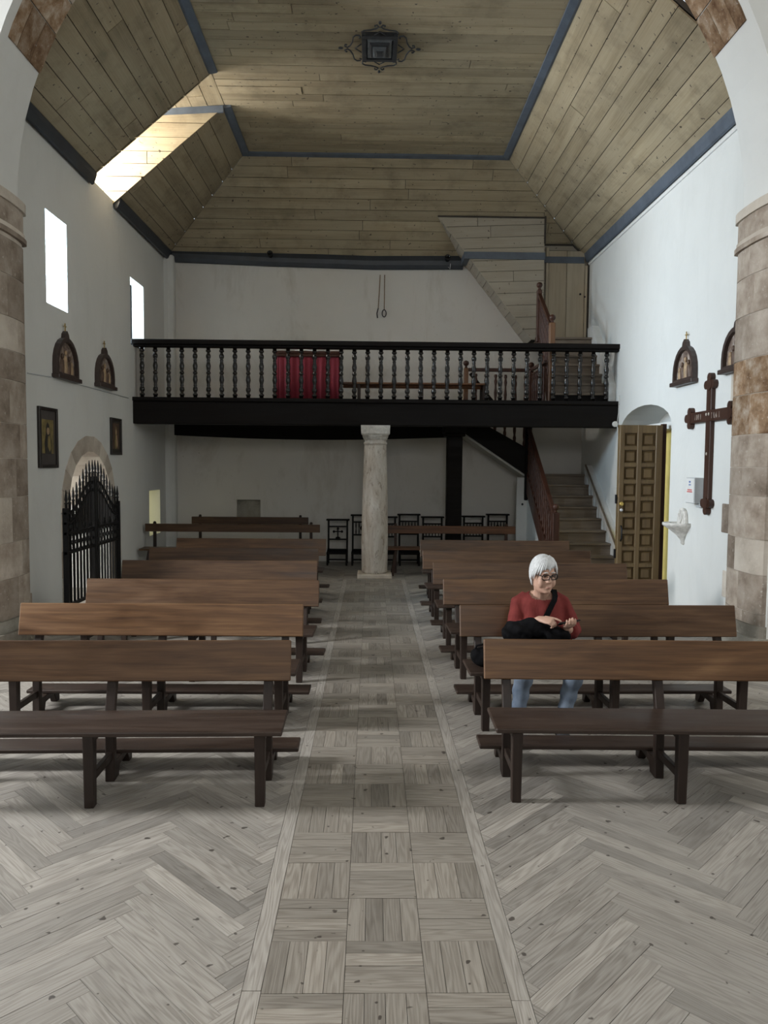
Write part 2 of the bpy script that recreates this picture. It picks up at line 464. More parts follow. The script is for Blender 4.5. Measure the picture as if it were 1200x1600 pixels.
# ---- left wall
W1 = (on_x(70,325,XL).y, on_x(106,490,XL).y, on_x(72,472,XL).z, on_x(70,325,XL).z)
W2 = (on_x(203,432,XL).y, on_x(225,527,XL).y, W1[2], on_x(203,432,XL).z)
W3 = (on_x(233,768,XL).y, on_x(250,765,XL).y, 0.62, on_x(240,766,XL).z)
GY0, GY1 = on_x(95,800,XL).y, on_x(180,767,XL).y
GC = (GY0+GY1)/2; GR = (GY1-GY0)/2; GAPEX = on_x(137,680,XL).z; GSP = GAPEX - GR
TH = 0.85
def splay(y0, y1, z0, z1, s=0.06):
    m = MB(); a, b = XL+0.02, XL-TH-0.05
    m.add([(a,y0,z0),(a,y1,z0),(a,y1,z1),(a,y0,z1),(b,y0+s,z0+s*1.5),(b,y1-s,z0+s*1.5),(b,y1-s,z1-s),(b,y0+s,z1-s)],
          [(0,1,2,3),(7,6,5,4),(0,4,5,1),(1,5,6,2),(2,6,7,3),(3,7,4,0)])
    return m
IR = GR - 0.22
wl = boolean(MB().box(XL-TH, XL, YA1-0.05, YB+0.4, -0.1, ZW+0.02),
             [splay(*W1), splay(*W2), splay(*W3, 0.03), MB().prism(dome(GC-IR, GC+IR, GSP, -0.2), XL-TH-0.1, XL+0.1, 'x')],
             'wall_left', 'plaster')
struct(wl)
# thick plaster of the rear corner
cb = MB(); cb.prism([(XL-0.02,15.0),(XL-0.02,YB+0.05),(XL+0.17,YB+0.05),(XL+0.17,15.1),(XL+0.09,15.02)], 0, ZW, 'z').build('corner_pier', 'plaster', wl, 0.02)
# stones of the chapel doorway
for i in range(11):
    a0, a1 = PI*i/11, PI*(i+1)/11
    p = [(GC + r*math.cos(a), GSP + r*math.sin(a)) for r, a in ((IR,a0),(IR,a1),(GR,a1),(GR,a0))]
    p = [(GC + (r-.01)*math.cos(a), GSP + (r-.01)*math.sin(a)) if r == IR else (GC + r*math.cos(a), GSP + r*math.sin(a)) for r, a in ((IR,a0),(IR,a1),(GR,a1),(GR,a0))]; p = shrink(p, 0.003)
    MB().prism(p, XL-TH, XL+0.012+random.uniform(0,.006), 'x').build('voussoir', 'stone_pale', wl)
for s in (0, 1):
    z = 0.0; k = 0
    while z < GSP-0.02:
        h = min([0.42,0.36,0.5][k % 3], GSP - z)
        y0, y1 = (GY0, GC-IR) if s == 0 else (GC+IR, GY1)
        MB().box(XL-TH, XL+0.012, y0+.004, y1+(.012 if s == 0 else -.004), z+.004, z+h-.004).build('jamb_stone', 'stone_pale' if (k+s)%3 else 'stone_grey', wl)
        z += h; k += 1
# window fittings
def window(n, wy, glass):
    y0, y1, z0, z1 = wy
    e = struct(empty('window_%d' % n, (XL-0.6, (y0+y1)/2, z0)))
    hy = (y1-y0)/2; h = z1-z0
    m = MB(); t = 0.045
    m.box(-.03,.03,-hy+.03,-hy+.03+t,0.03,h-.02); m.box(-.03,.03,hy-.03-t,hy-.03,0.03,h-.02)
    m.box(-.03,.03,-hy+.03,hy-.03,0.03,0.03+t); m.box(-.03,.03,-hy+.03,hy-.03,h-.02-t,h-.02)
    m.build('window_frame', 'iron', e)
    MB().box(-.004,.004,-hy+.05,hy-.05,0.05,h-.05).build('pane', glass, e)
    return e
window(3, W3, 'yellow_glow_pane')
e2 = struct(empty('window_2', (XL-0.06, W2[0]+0.17, W2[2])))
MB().box(-.02,.02,0.0,.045,0.0,W2[3]-W2[2]-0.10).build('window_frame', 'iron', e2)
MB().box(-.02,.02,0.0,W2[1]-W2[0]-.18,0.0,.04).build('window_rail', 'iron', e2)
# ---- chapel beyond the gate
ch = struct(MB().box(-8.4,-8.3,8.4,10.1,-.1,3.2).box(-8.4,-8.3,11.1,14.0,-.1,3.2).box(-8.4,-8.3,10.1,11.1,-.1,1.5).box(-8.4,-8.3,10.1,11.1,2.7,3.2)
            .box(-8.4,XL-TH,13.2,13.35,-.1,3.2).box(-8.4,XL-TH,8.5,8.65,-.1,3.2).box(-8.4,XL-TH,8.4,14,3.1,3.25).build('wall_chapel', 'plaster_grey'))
z = 0
for k in range(6):                                   # rough stone pier behind the gate
    MB().box(-6.4,-5.5,12.3+random.uniform(-.03,.03),13.2,z,z+.42).build('ashlar_stone', 'stone_grey', ch, .02); z += .43

# ---- back wall
NY = (on_y(370,806,YB), on_y(407,781,YB))
wb = boolean(MB().box(-4.9, 5.1, YB, YB+0.6, -0.1, ZW+0.6), [MB().box(NY[0].x, NY[1].x, YB-.1, YB+.16, NY[0].z-.25, NY[1].z)], 'wall_back', 'plaster_back')
struct(wb)
MB().box(NY[0].x-.01, NY[1].x+.01, YB+.10, YB+.2, NY[0].z-.26, NY[1].z+.01).build('niche_slab', 'stone_grey', wb)
# ---- right wall with the deep doorway
RD0, RD1 = 10.68, 12.88
apx = on_x(1030,628,XR).z
arc = [(RD0,-.2),(RD1,-.2),(RD1,2.56)]
for i in range(1, 12):
    t = PI*i/12; arc.append(((RD0+RD1)/2 + (RD1-RD0)/2*math.cos(t), 2.56 + (apx-2.56)*math.sin(t)))
arc.append((RD0, 2.56))
wr = boolean(MB().box(XR, XR+TH, YA1-0.05, YB+0.4, -0.1, ZW+0.02), [MB().prism(arc, XR-.1, XR+.62, 'x')], 'wall_right', 'plaster')
struct(wr)
MB().box(XR+.1, XR+.62, RD0+.02, RD1-.0, 2.52, 2.62).build('lintel', 'plaster', wr)
# ---- transverse arch wall
ACX, AR, ASP = 0.115, 3.905, 4.68
opening = [(ACX-AR,-.2),(ACX+AR,-.2)] + [(ACX+AR*math.cos(PI*i/40), ASP+AR*math.sin(PI*i/40)) for i in range(41)]
wf = boolean(MB().box(-9.2, 9.2, YA0, YA1, -0.1, 9.3), [MB().prism(opening, YA0-.2, YA1+.2, 'y')], 'wall_front', 'plaster')
struct(wf)
# bare voussoirs high on the arch
def arch_block(a0, a1, y0, y1, mat, out=.02):
    p = []
    for r, a in ((AR-out,a0),(AR-out,(a0+a1)/2),(AR-out,a1),(AR+.12,a1),(AR+.12,a0)):
        p.append((ACX+r*math.cos(a), ASP+r*math.sin(a)))
    return MB().prism(p, y0, y1, 'y').build('voussoir', mat, wf)
for side in (0, 1):
    st = 25.0 if side == 0 else 20.5
    k = 0; a = st
    while a < 88:
        da = [6.5,5.2,7.0][k % 3]; b = min(a+da, 90)
        for (y0, y1) in (((YA0+.12, 7.9),(7.9, YA1+.006)) if k % 2 else ((YA0+.12, 7.78),(7.78, 8.06),(8.06, YA1+.006))):
            q0, q1 = R(a+.12), R(b-.12)
            if side: q0, q1 = PI-q1, PI-q0
            arch_block(q0, q1, y0+.004, y1-.004, 'stone_rust' if k < 2 else 'stone_block', .015+random.uniform(0,.008))
        a = b; k += 1
# stone shafts (half columns) and quoins
def shaft(sx, xj, name):
    """sx=+1: jamb on the right; xj the jamb plane"""
    prof = []                                    # half-round outline (offset from jamb, y)
    n = 12
    for i in range(n+1):
        t = PI*i/n; prof.append((0.10*math.sin(t)**0.7 if 0<i<n else 0.0, 7.93 - 0.40*math.cos(t)))
    def course(z0, z1, i0, i1, mat, grow=0.0):
        base = [(xj + sx*0.12, prof[i0][1]), ] 
        p = [(xj - sx*(prof[i][0]+grow), prof[i][1] + (grow*(1 if i > n/2 else -1) if grow else 0)) for i in range(i0, i1+1)]
        p += [(xj + sx*0.12, prof[i1][1]), (xj + sx*0.12, prof[i0][1])]
        m = MB(); m.prism(p, z0, z1, 'z')
        return m.build('shaft_stone' if grow == 0 else ('mortar_core' if grow < 0 else 'capital_ring'), mat, wf)
    z = 0.0; k = 0
    hs = [0.34,0.42,0.37,0.46,0.40,0.36,0.44,0.30]
    top = ASP - 0.42
    while z < top - .05:
        h = min(hs[(k + (3 if sx > 0 else 0)) % 8], top - z)
        cut = 5 + (k % 3)
        mt = 'stone_block' if (k*7+int(sx)) % 5 else 'stone_pale'
        if sx > 0 and 2.2 < z < 2.75: mt = 'stone_rust'
        course(z+.004, z+h-.004, 0, cut, mt); course(z+.004, z+h-.004, cut, n, 'stone_block' if mt == 'stone_pale' else mt)
        z += h; k += 1
    course(top, top+.05, 0, n, 'stone_block', .028); course(top+.05, top+.10, 0, n, 'stone_pale', .014)
    course(top+.10, top+.32, 0, n, 'stone_block', .005); course(top+.32, top+.42, 0, n, 'stone_pale', .026)
    course(0.02, top, 0, n, 'stone_pale', -.008)
    course(0, .22, 0, n, 'stone_grey', .06); course(.22, .34, 0, n, 'stone_grey', .03)
shaft(-1, ACX-AR, 'l'); shaft(1, ACX+AR, 'r')
for sx, X in ((1, XR), (-1, XL)):
    z = 0.0; k = 0
    par = wr if sx > 0 else wl
    while z < 2.75:
        h = [0.40,0.33,0.44,0.36][k % 4]
        d = [0.62,0.44,0.55,0.38][(k+(sx>0)) % 4] + (0.12 if z < 1.2 else 0)
        x0, x1 = (X-.012, X+.1) if sx > 0 else (X-.1, X+.012)
        MB().box(x0, x1, YA1+.002, YA1+d, z+.006, z+h-.006).build('quoin_stone', 'stone_pale' if k % 3 else 'stone_block', par, .008)
        z += h; k += 1
# ---- crossing around the camera
wt = boolean(MB().box(-9.2,-8.9,-6.5,7.6,-.1,9.3), [MB().box(-9.5,-8.6,3.4,5.1,2.9,5.7)], 'wall_transept_left', 'plaster'); struct(wt)
wq = boolean(MB().box(8.9,9.2,-6.5,7.6,-.1,9.3), [MB().box(8.6,9.5,2.4,4.6,3.6,5.9)], 'wall_transept_right', 'plaster'); struct(wq)
wc = boolean(MB().box(-9.2,9.2,-6.7,-6.4,-.1,9.3), [MB().box(-1.1,2.1,-6.9,-6.2,4.2,6.8)], 'wall_chancel', 'plaster'); struct(wc)
struct(MB().box(-9.2,9.2,-6.7,8.3,9.3,9.5).build('ceiling_crossing', 'plaster_grey'))

# ================================================================ FLOOR
fl = struct(MB().box(-9.2,9.2,-6.7,15.8,-.2,-.006).build('floor', 'gap_dark'))
AX0, AX1 = -0.395, 0.525; SQ = (AX1-AX0)/3; STW = 0.072
Zv = Vector((0,0,1))
herr = Pieces(); aisl = Pieces(); strip = Pieces()
PL, PWD = 0.72, 0.09
def plank(P, poly, ang, org, tone=None, key=None):
    poly = shrink(poly, 0.0011)
    if len(poly) < 3 or poly_area(poly) < 2e-4: return
    n = len(poly); ar = sum(poly[i][0]*poly[(i+1)%n][1] - poly[(i+1)%n][0]*poly[i][1] for i in range(n))
    if ar < 0: poly = poly[::-1]
    ca, sa = math.cos(ang), math.sin(ang); ou, ov = random.uniform(0,40), random.uniform(0,40)
    uv = [((x-org[0])*ca + (y-org[1])*sa + ou, -(x-org[0])*sa + (y-org[1])*ca + ov) for x, y in poly]
    z = random.uniform(-.0012, .0006)
    cx = sum(p[0] for p in poly)/n; cy = sum(p[1] for p in poly)/n
    # order: nearest visible first
    k = cy if (abs(cx) < 0.52*cy + .25 and cy > 2.25) else 100 + math.hypot(cx, cy)
    P.add([Vector((x,y,z)) for x, y in poly], Zv, .012, uv, tone if tone is not None else min(max(random.gauss(.5,.24),0),1), k)
ZONES = [[(-4.9,-1.0),(AX0-STW,-1.0),(AX0-STW,15.25),(-4.9,15.25)], [(AX1+STW,-1.0),(5.1,-1.0),(5.1,15.25),(AX1+STW,15.25)]]
nr = int(PL/PWD)
for zi, zone in enumerate(ZONES):
    ox = zone[0][0] if zi else zone[1][0]
    s2 = math.sqrt(.5)
    for i in range(-40, 300):
        for j in range(-14, 14):
            for kind in (0, 1):
                # herringbone lattice in the rotated frame
                gx = i*PWD + j*PL*1.0; gy = i*PWD - j*PL*1.0
                if kind == 0: rect = [(gx,gy),(gx+PL,gy),(gx+PL,gy+PWD),(gx,gy+PWD)]
                else: rect = [(gx+PL,gy-PL+PWD),(gx+PL+PWD,gy-PL+PWD),(gx+PL+PWD,gy+PWD),(gx+PL,gy+PWD)]
                w_ = [(ox + (x-y)*s2 + (0.05 if zi else -0.05), -1.5 + (x+y)*s2) for x, y in rect]
                xs = [p[0] for p in w_]; ys = [p[1] for p in w_]
                if max(ys) < -1 or min(ys) > 15.25 or max(xs) < zone[0][0] or min(xs) > zone[1][0]: continue
                c = clip_convex(w_, zone)
                if len(c) >= 3: plank(herr, c, R(45) if kind == 0 else R(135), w_[0])
row = 0; y = -1.0
while y < 12.75:
    for c in range(3):
        x0 = AX0 + c*SQ; vert = (row + c) % 2 == 0
        nb = random.choice([4,4,4,3])
        for b in range(nb):
            if vert: p = [(x0+SQ*b/nb,y),(x0+SQ*(b+1)/nb,y),(x0+SQ*(b+1)/nb,y+SQ),(x0+SQ*b/nb,y+SQ)]
            else: p = [(x0,y+SQ*b/nb),(x0+SQ,y+SQ*b/nb),(x0+SQ,y+SQ*(b+1)/nb),(x0,y+SQ*(b+1)/nb)]
            plank(aisl, p, R(90) if vert else 0, p[0])
    y += SQ; row += 1
yend = y
for x0 in (AX0-STW, AX1):
    y = -1.0
    while y < yend:
        l = random.uniform(1.5,2.3); y2 = min(y+l, yend)
        plank(strip, [(x0,y),(x0+STW,y),(x0+STW,y2),(x0,y2)], R(90), (x0,y), random.uniform(.7,.95)); y = y2
plank(strip, [(AX0-STW,yend),(AX1+STW,yend),(AX1+STW,yend+STW),(AX0-STW,yend+STW)], 0, (AX0,yend), .8)
for k in range(24):
    y = yend+STW+k*.1
    if y < 15.2:
        for xx in range(2): plank(strip, [(AX0-STW+xx*.55,y),(AX0-STW+(xx+1)*.55 - (.036 if xx else 0),y),(AX0-STW+(xx+1)*.55 - (.036 if xx else 0),y+.1),(AX0-STW+xx*.55,y+.1)], 0, (0,y))
herr.out('herringbone_plank', 'herringbone_planks_far', 'floor_wood', fl)
aisl.out('aisle_plank', 'aisle_planks_far', 'aisle_wood', fl)
strip.out('border_board', 'border_boards_far', 'floor_wood', fl)
struct(MB().box(-9.2,9.2,-6.7,-1.0,-.006,0).box(-9.2,-4.9,-1,7.5,-.006,0).box(5.1,9.2,-1,7.5,-.006,0).build('floor_transept', 'gap_dark'))

# ================================================================ CEILING
ce = struct(empty('ceiling', (0, 11.5, 6.1)))
CO = Vector(ce.location)
brd = Pieces()
def boards(o, u, v, poly, width, lens, out_n, P=brd, tone=.5, thick=.02, gap=.0045, jitter=.004):
    """clad polygon poly (in u,v metres) with boards running along u; out_n points to the viewer"""
    o, u, v, nn = Vector(o), Vector(u).normalized(), Vector(v).normalized(), Vector(out_n).normalized()
    v0 = min(p[1] for p in poly); v1 = max(p[1] for p in poly); u0 = min(p[0] for p in poly); u1 = max(p[0] for p in poly)
    y = v0
    while y < v1:
        wd = width*random.uniform(.88,1.12); y2 = y+wd
        if v1 - y2 < width*.35: y2 = v1 + .001
        x = u0 - random.uniform(0, lens)
        while x < u1:
            x2 = x + lens*random.uniform(.7,1.3)
            c = clip_convex([(x,y),(x2,y),(x2,y2),(x,y2)], poly)
            if len(c) >= 3 and poly_area(c) > .002:
                c = shrink(c, gap)
                if len(c) >= 3:
                    off = random.uniform(-jitter, jitter)
                    p3 = [o + u*a + v*b + nn*off - CO for a, b in c]
                    nrm = (p3[1]-p3[0]).cross(p3[2]-p3[1])
                    if nrm.dot(nn) < 0: p3 = p3[::-1]; c = c[::-1]
                    ou, ov = random.uniform(0,40), random.uniform(0,40)
                    P.add(p3, nn, thick, [(a+ou, b+ov) for a, b in c], min(max(random.gauss(tone,.22),0),1))
            x = x2
        y = y2
DY0, DY1 = 11.12, 12.12       # dormer
Y0 = YA1
dx = PXL - XL; dz = PZ - ZW; sl = math.hypot(dx, dz)
# flat panel
boards((PXL,Y0,PZ), (1,0,0), (0,1,0), [(0,0),(PXR-PXL,0),(PXR-PXL,PYB-Y0),(0,PYB-Y0)], .20, 5.5, (0,0,-1))
# left slope, before and behind the dormer
vL = (dx,0,dz); nL = (dz,0,-dx)
hip = lambda t: (YB - Y0) + (PYB - YB)*t
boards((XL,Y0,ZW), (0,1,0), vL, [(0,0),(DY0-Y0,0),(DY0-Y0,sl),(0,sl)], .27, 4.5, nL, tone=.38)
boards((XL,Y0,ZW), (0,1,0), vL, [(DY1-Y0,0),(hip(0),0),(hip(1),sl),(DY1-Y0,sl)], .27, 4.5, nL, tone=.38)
# right slope
dxr = XR - PXR; slr = math.hypot(dxr, dz)
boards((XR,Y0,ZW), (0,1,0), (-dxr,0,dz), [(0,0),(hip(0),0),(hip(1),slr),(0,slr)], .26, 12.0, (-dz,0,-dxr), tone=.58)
# back slope
dyb = YB - PYB; slb = math.hypot(dyb, dz)
boards((XL,YB,ZW), (1,0,0), (0,-dyb,dz), [(0,0),(XR-XL,0),(PXR-XL,slb),(PXL-XL,slb)], .19, 3.6, (0,-dz,-dyb), tone=.5)
# dormer: far and near cheeks, sloping soffit
DX = -4.75
def cheek(y, ny):
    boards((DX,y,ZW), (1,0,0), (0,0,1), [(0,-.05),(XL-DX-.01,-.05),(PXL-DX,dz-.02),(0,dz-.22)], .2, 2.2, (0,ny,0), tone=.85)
cheek(DY1-.012, -1); cheek(DY0+.012, 1)
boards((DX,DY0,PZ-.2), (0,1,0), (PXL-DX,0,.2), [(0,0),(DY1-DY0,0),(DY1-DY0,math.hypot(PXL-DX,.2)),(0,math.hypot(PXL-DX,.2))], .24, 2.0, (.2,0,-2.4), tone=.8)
brd.out('ceiling_board', 'ceiling_boards_rest', 'ceiling_wood', ce, 330)
# dark lining above the boards
lin = MB()
def sheet(pts, nrm, d=.05, th=.05):
    nrm = Vector(nrm).normalized(); a = [Vector(p) - nrm*d - CO for p in pts]; b = [p - nrm*th for p in a]
    n = len(a); lin.add(a+b, [tuple(range(n)), tuple(range(2*n-1,n-1,-1))] + [(i,(i+1)%n,n+(i+1)%n,n+i) for i in range(n)])
sheet([(PXL-.05,Y0,PZ),(PXR+.05,Y0,PZ),(PXR+.05,PYB+.05,PZ),(PXL-.05,PYB+.05,PZ)], (0,0,-1), .025)
sheet([(XL-.05,Y0,ZW),(XL-.05,DY0-.06,ZW),(PXL,DY0-.06,PZ),(PXL,Y0,PZ)], nL, .025)
sheet([(XL-.05,DY1+.06,ZW),(XL-.05,YB+.1,ZW),(PXL,PYB,PZ),(PXL,DY1+.06,PZ)], nL, .025)
sheet([(XR+.05,Y0,ZW),(XR+.05,YB+.1,ZW),(PXR,PYB,PZ),(PXR,Y0,PZ)], (-dz,0,-dxr), .025)
sheet([(XL,YB,ZW),(XR,YB,ZW),(PXR,PYB,PZ),(PXL,PYB,PZ)], (0,-dz,-dyb), .025)
for y, ny in ((DY1,-1),(DY0,1)):
    sheet([(DX-.1,y,ZW-.3),(XL-.05,y,ZW-.3),(XL-.05,y,ZW+.02),(PXL,y,PZ+.05),(DX-.1,y,PZ+.05)], (0,ny,0), .022, .03)
sheet([(DX-.1,DY0,PZ-.2),(PXL,DY0,PZ),(PXL,DY1,PZ),(DX-.1,DY1,PZ-.2)], (.2,0,-2.4), .025)
lin.build('roof_lining', 'roof_dark', ce)
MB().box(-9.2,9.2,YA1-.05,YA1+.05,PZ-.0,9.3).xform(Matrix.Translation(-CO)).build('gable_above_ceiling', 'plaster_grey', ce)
# dormer window
dw = struct(empty('window_1', (DX-.05, (DY0+DY1)/2, ZW)))
hy = (DY1-DY0)/2
m = MB(); m.box(-.03,.03,-hy,-hy+.06,.05,1.25); m.box(-.03,.03,hy-.06,hy,.05,1.25); m.box(-.03,.03,-hy,hy,.05,.12); m.box(-.03,.03,-hy,hy,1.18,1.25); m.box(-.02,.02,-.02,.02,.1,1.2)
m.build('window_frame', 'white_paint', dw)
MB().box(DX-.1, XL-.03, DY0, DY1, ZW-.2, ZW+.03).xform(Matrix.Translation(-Vector(dw.location))).build('window_sill', 'plaster', dw)
# ---- painted cornices
tn = [0]
def trim(pts, prof, mat='trim_blue'):
    """sweep a profile of (side, z) offsets along pts: list of (point, side vector)"""
    tn[0] += 1
    rings = []
    for p, s in pts:
        p = Vector(p); s = Vector(s)
        rings.append([p + s*a + Zv*b for a, b in prof])
    return struct(MB().loft(rings, False).build('trim_%d' % tn[0], mat))
CP = [(-.05,-.02),(.04,-.10),(.07,-.085),(.10,.0),(.115,.06),(.09,.11),(-.02,.11)]
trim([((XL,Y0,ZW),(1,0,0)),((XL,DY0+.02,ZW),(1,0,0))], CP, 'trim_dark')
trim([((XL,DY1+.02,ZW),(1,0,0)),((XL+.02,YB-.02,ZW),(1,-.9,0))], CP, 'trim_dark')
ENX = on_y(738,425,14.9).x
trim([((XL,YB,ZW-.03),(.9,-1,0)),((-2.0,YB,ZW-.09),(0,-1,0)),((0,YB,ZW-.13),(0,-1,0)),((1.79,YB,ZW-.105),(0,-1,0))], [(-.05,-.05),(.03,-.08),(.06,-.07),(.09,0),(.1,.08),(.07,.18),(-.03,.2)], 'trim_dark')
trim([((XR,Y0,ZW+.03),(-1,0,0)),((XR,14.995,ZW+.03),(-1,0,0))], CP)
# bands round the flat panel
PB = [(-.10,.03),(-.095,-.025),(.0,-.045),(.07,-.02),(.07,.03)]
trim([((PXL,Y0,PZ),(-1,0,0)),((PXL,DY0-.03,PZ),(-1,0,0))], PB)
trim([((PXL,DY1-.02,PZ),(-1,0,0)),((PXL,PYB,PZ),(-1,1,0))], PB)
trim([((PXL,PYB,PZ),(-1,1,0)),((PXR,PYB,PZ),(1,1,0))], PB)
trim([((PXR,Y0,PZ),(1,0,0)),((PXR,PYB,PZ),(1,1,0))], PB)
trim([((PXL-.02,DY1-.01,PZ-.06),(0,-1,0)),((DX+.3,DY1-.01,PZ-.19),(0,-1,0))], [(-.02,-.05),(.025,-.05),(.025,.05),(-.02,.05)])
# plaster bead under the right cornice
trim([((XR,Y0,ZW-.10),(-1,0,0)),((XR,YB-.1,ZW-.10),(-1,0,0))], [(-.02,-.03),(.02,-.025),(.03,.0),(.02,.03),(-.02,.03)], 'white_paint')

# ================================================================ CHOIR LOFT
BY = 13.0                                        # front of the loft
bz0, bz1 = 2.63, 3.08
bal = tag(empty('balcony', (0, BY, bz0)), 'black timber choir loft with turned balusters across the back of the nave', 'balcony')
BL = Vector(bal.location)
def bpart(m, name, mat, bev=0, par=None):
    o = m.xform(Matrix.Translation(-BL)).build(name, mat, par or bal, bev); return o
bpart(MB().box(XL-.05, XR+.05, BY, BY+.26, bz0, bz1-.07), 'front_beam', 'black_wood', .01)
bpart(MB().box(XL-.05, XR+.05, BY-.03, BY+.19, bz1-.07, bz1), 'floor_moulding', 'black_wood', .012)
fb = Pieces()
STX = 1.62                                        # stair opening begins here
for k in range(14):
    y = BY + .02 + k*.16
    x1 = XR if y < 13.2 else (3.02 if y < 14.48 else STX)
    fbm = MB().box(XL-.02, min(x1, STX), y+.002, y+.158, LOFT-.05, LOFT-.012)
    if x1 > STX: fbm = MB().box(XL-.02, x1, y+.002, min(y+.158, 14.50), LOFT-.05, LOFT-.012)
    bpart(fbm, 'floor_board', 'brown_wood')
for k in range(9):
    x = -3.7 + k*.62
    bpart(MB().box(x-.06, x+.06, BY+.2, YB+.05, LOFT-.22, LOFT-.05), 'joist', 'black_wood')
bpart(MB().box(3.02,3.09,BY+.2,14.60,LOFT-.25,LOFT-.01), 'trimmer', 'black_wood')
bpart(MB().box(STX-.02,3.02,14.44,14.515,LOFT-.25,LOFT-.04), 'trimmer', 'black_wood')
# sagging wall plate under the loft
pl = MB(); ring = []
for i in range(13):
    x = XL+.05 + (STX-.10-XL)*i/12; dip = -.07*math.sin(PI*i/12)
    ring.append([(x,YB-.16,2.52+dip),(x,YB+.02,2.52+dip),(x,YB+.02,2.83),(x,YB-.16,2.83)])
bpart(pl.loft(ring, False), 'wall_plate', 'black_wood')
RZ = 4.06
bpart(MB().box(XL-.03, XR+.045, BY+.02, BY+.22, RZ-.085, RZ).box(XL-.02, XR+.04, BY+.05, BY+.19, RZ-.125, RZ-.085), 'handrail', 'black_wood', .012)
def baluster_prof(h, r):
    p = [(.78,0),(.78,.05),(1.0,.055),(1.0,.085),(.62,.095),(.55,.115),(.95,.15),(1.0,.17),(.92,.2),(.55,.235),(.8,.25),(.62,.27),(.7,.3),(.98,.36),(.8,.43),(.6,.47),(.9,.485),(.9,.515),(.6,.53),(.8,.57),(.98,.64),(.7,.7),(.62,.73),(.8,.75),(.55,.765),(.92,.8),(1.0,.83),(.95,.85),(.55,.885),(.62,.905),(1.0,.915),(1.0,.945),(.78,.95),(.78,1)]
    return [(a*r, b*h) for a, b in p]
bme = MB().lathe(baluster_prof(RZ-.125-bz1+.01, .043), n=10).mesh('baluster'); bme.materials.append(MATS['gloss_black'])
for k in range(36):
    x = on_y(222 + (947.6-222)*k/35, 580, BY+.12).x
    o = bpy.data.objects.new('baluster', bme); C.objects.link(o); o.parent = bal; o.location = Vector((x, BY+.12, bz1-.005)) - BL
bpart(MB().lathe([(.05,0),(.05,.02),(.04,.03)], (0,0,0), 14).xform(Matrix.Translation((XR-.06, BY-.0, bz0+.06)) @ Matrix.Rotation(R(90),4,'X')), 'junction_cap', 'white_paint')
bpart(MB().tube([(XR-.03,BY-.02,bz0+.08),(XR-.01,BY-.02,bz0+.25),(XR-.012,BY-.04,bz1+.1)], .006, 6).tube([(XR-.03,BY-.02,bz0+.05),(XR-.005,BY-.02,bz0-.12)], .006, 6), 'white_cable', 'white_paint')

# stone column
cb_ = on_z(585, 900, 0); CX, CY = cb_.x, BY+.16
col = tag(empty('stone_column', (CX, CY, 0)), 'weathered round stone column carrying the middle of the choir loft', 'column')
MB().box(-.30,.30,-.30,.30,0,.075).build('plinth', 'stone_pale', col, .012)
MB().lathe([(.215,.075),(.225,.12),(.232,.6),(.222,1.3),(.205,1.9),(.192,2.28),(.192,2.31),(.205,2.315),(.205,2.345),(.192,2.35),(.192,2.4)], n=28).build('shaft', 'column_stone', col)
m = MB()
m.loft([[(.2*math.cos(t)*k, .2*math.sin(t)*k, z) if rnd else (max(-h,min(h,1.6*h*math.cos(t))), max(-h,min(h,1.6*h*math.sin(t))), z) for t in [2*PI*(i+.5)/24 for i in range(24)]] for z, k, rnd, h in ((2.39,1,True,0),(2.44,1.12,True,0),(2.47,0,False,.225),(2.49,0,False,.245),(2.632,0,False,.25))], False)
m.build('capital', 'stone_white', col)

# dark timber post under the stair
px_ = on_y(709, 760, 14.26).x
post = tag(empty('wooden_post', (px_, 14.26, 0)), 'thick black timber post under the loft beside the kneeling chairs', 'post')
MB().box(-.14,.14,-.14,.14,0,2.5).build('shaft', 'black_wood', post, .01)
MB().box(-.19,.19,-.155,.155,2.5,2.56).box(-.215,.215,-.165,.165,2.56,LOFT-.047).build('capital', 'black_wood', post, .01)

# ================================================================ STAIRCASES
def newel(parent, org, x, y, z0, z1, mat, w=.09, ball=True, name='newel_post'):
    m = MB().box(x-w/2, x+w/2, y-w/2, y+w/2, z0, z1)
    o = m.xform(Matrix.Translation(-org)).build(name, mat, parent, .008)
    if ball:
        b = MB().lathe([(.025,0),(.03,.02),(.02,.035),(.045,.055),(.058,.085),(.052,.12),(.025,.14),(.005,.145)], (x,y,z1), 12)
        b.xform(Matrix.Translation(-org)).build('finial', 'red_wood', o)
    return o
def small_baluster(parent, org, x, y, z0, z1, mat='red_wood', r=.03):
    m = MB().lathe([(a*.75, b) for a, b in baluster_prof(z1-z0, r/.75)][::2] , (x,y,z0), 8)
    return m.xform(Matrix.Translation(-org)).build('baluster', mat, parent)
S0 = Vector((3.5, 12.3, 0))
st1 = tag(empty('staircase', S0), 'worn wooden stair climbing along the right wall, turning left up to the loft', 'staircase')
def sp(m, name, mat, par=None, bev=0): return m.xform(Matrix.Translation(-S0)).build(name, mat, par or st1, bev)
SX0, SX1 = 3.02, 4.13
tr = []
for k in range(-1, 8):
    d = 12.56 + .28*k; z = .45 + .194*k
    tr.append((d, z))
for i, (d, z) in enumerate(tr):
    zp = tr[i-1][1] if i else 0.0
    end = tr[i+1][0] if i+1 < len(tr) else YB
    sp(MB().box(SX0+.02, SX1 if i+1 < len(tr) else XR, d-.03, end+.02, z-.035, z), 'tread', 'step_wood', None, .006)
    sp(MB().box(SX0+.03, SX1, d, d+.025, zp-.02, z-.03), 'riser', 'step_wood')
for side, X in ((0, SX0), ):
    p = [(12.2,0.0),(12.2,.22),(14.5,1.83),(14.62,1.83),(14.62,1.52),(12.62,.12),(12.45,0)]
    sp(MB().prism(p, X-.03, X+.03, 'x'), 'stringer', 'red_wood', None, .005)
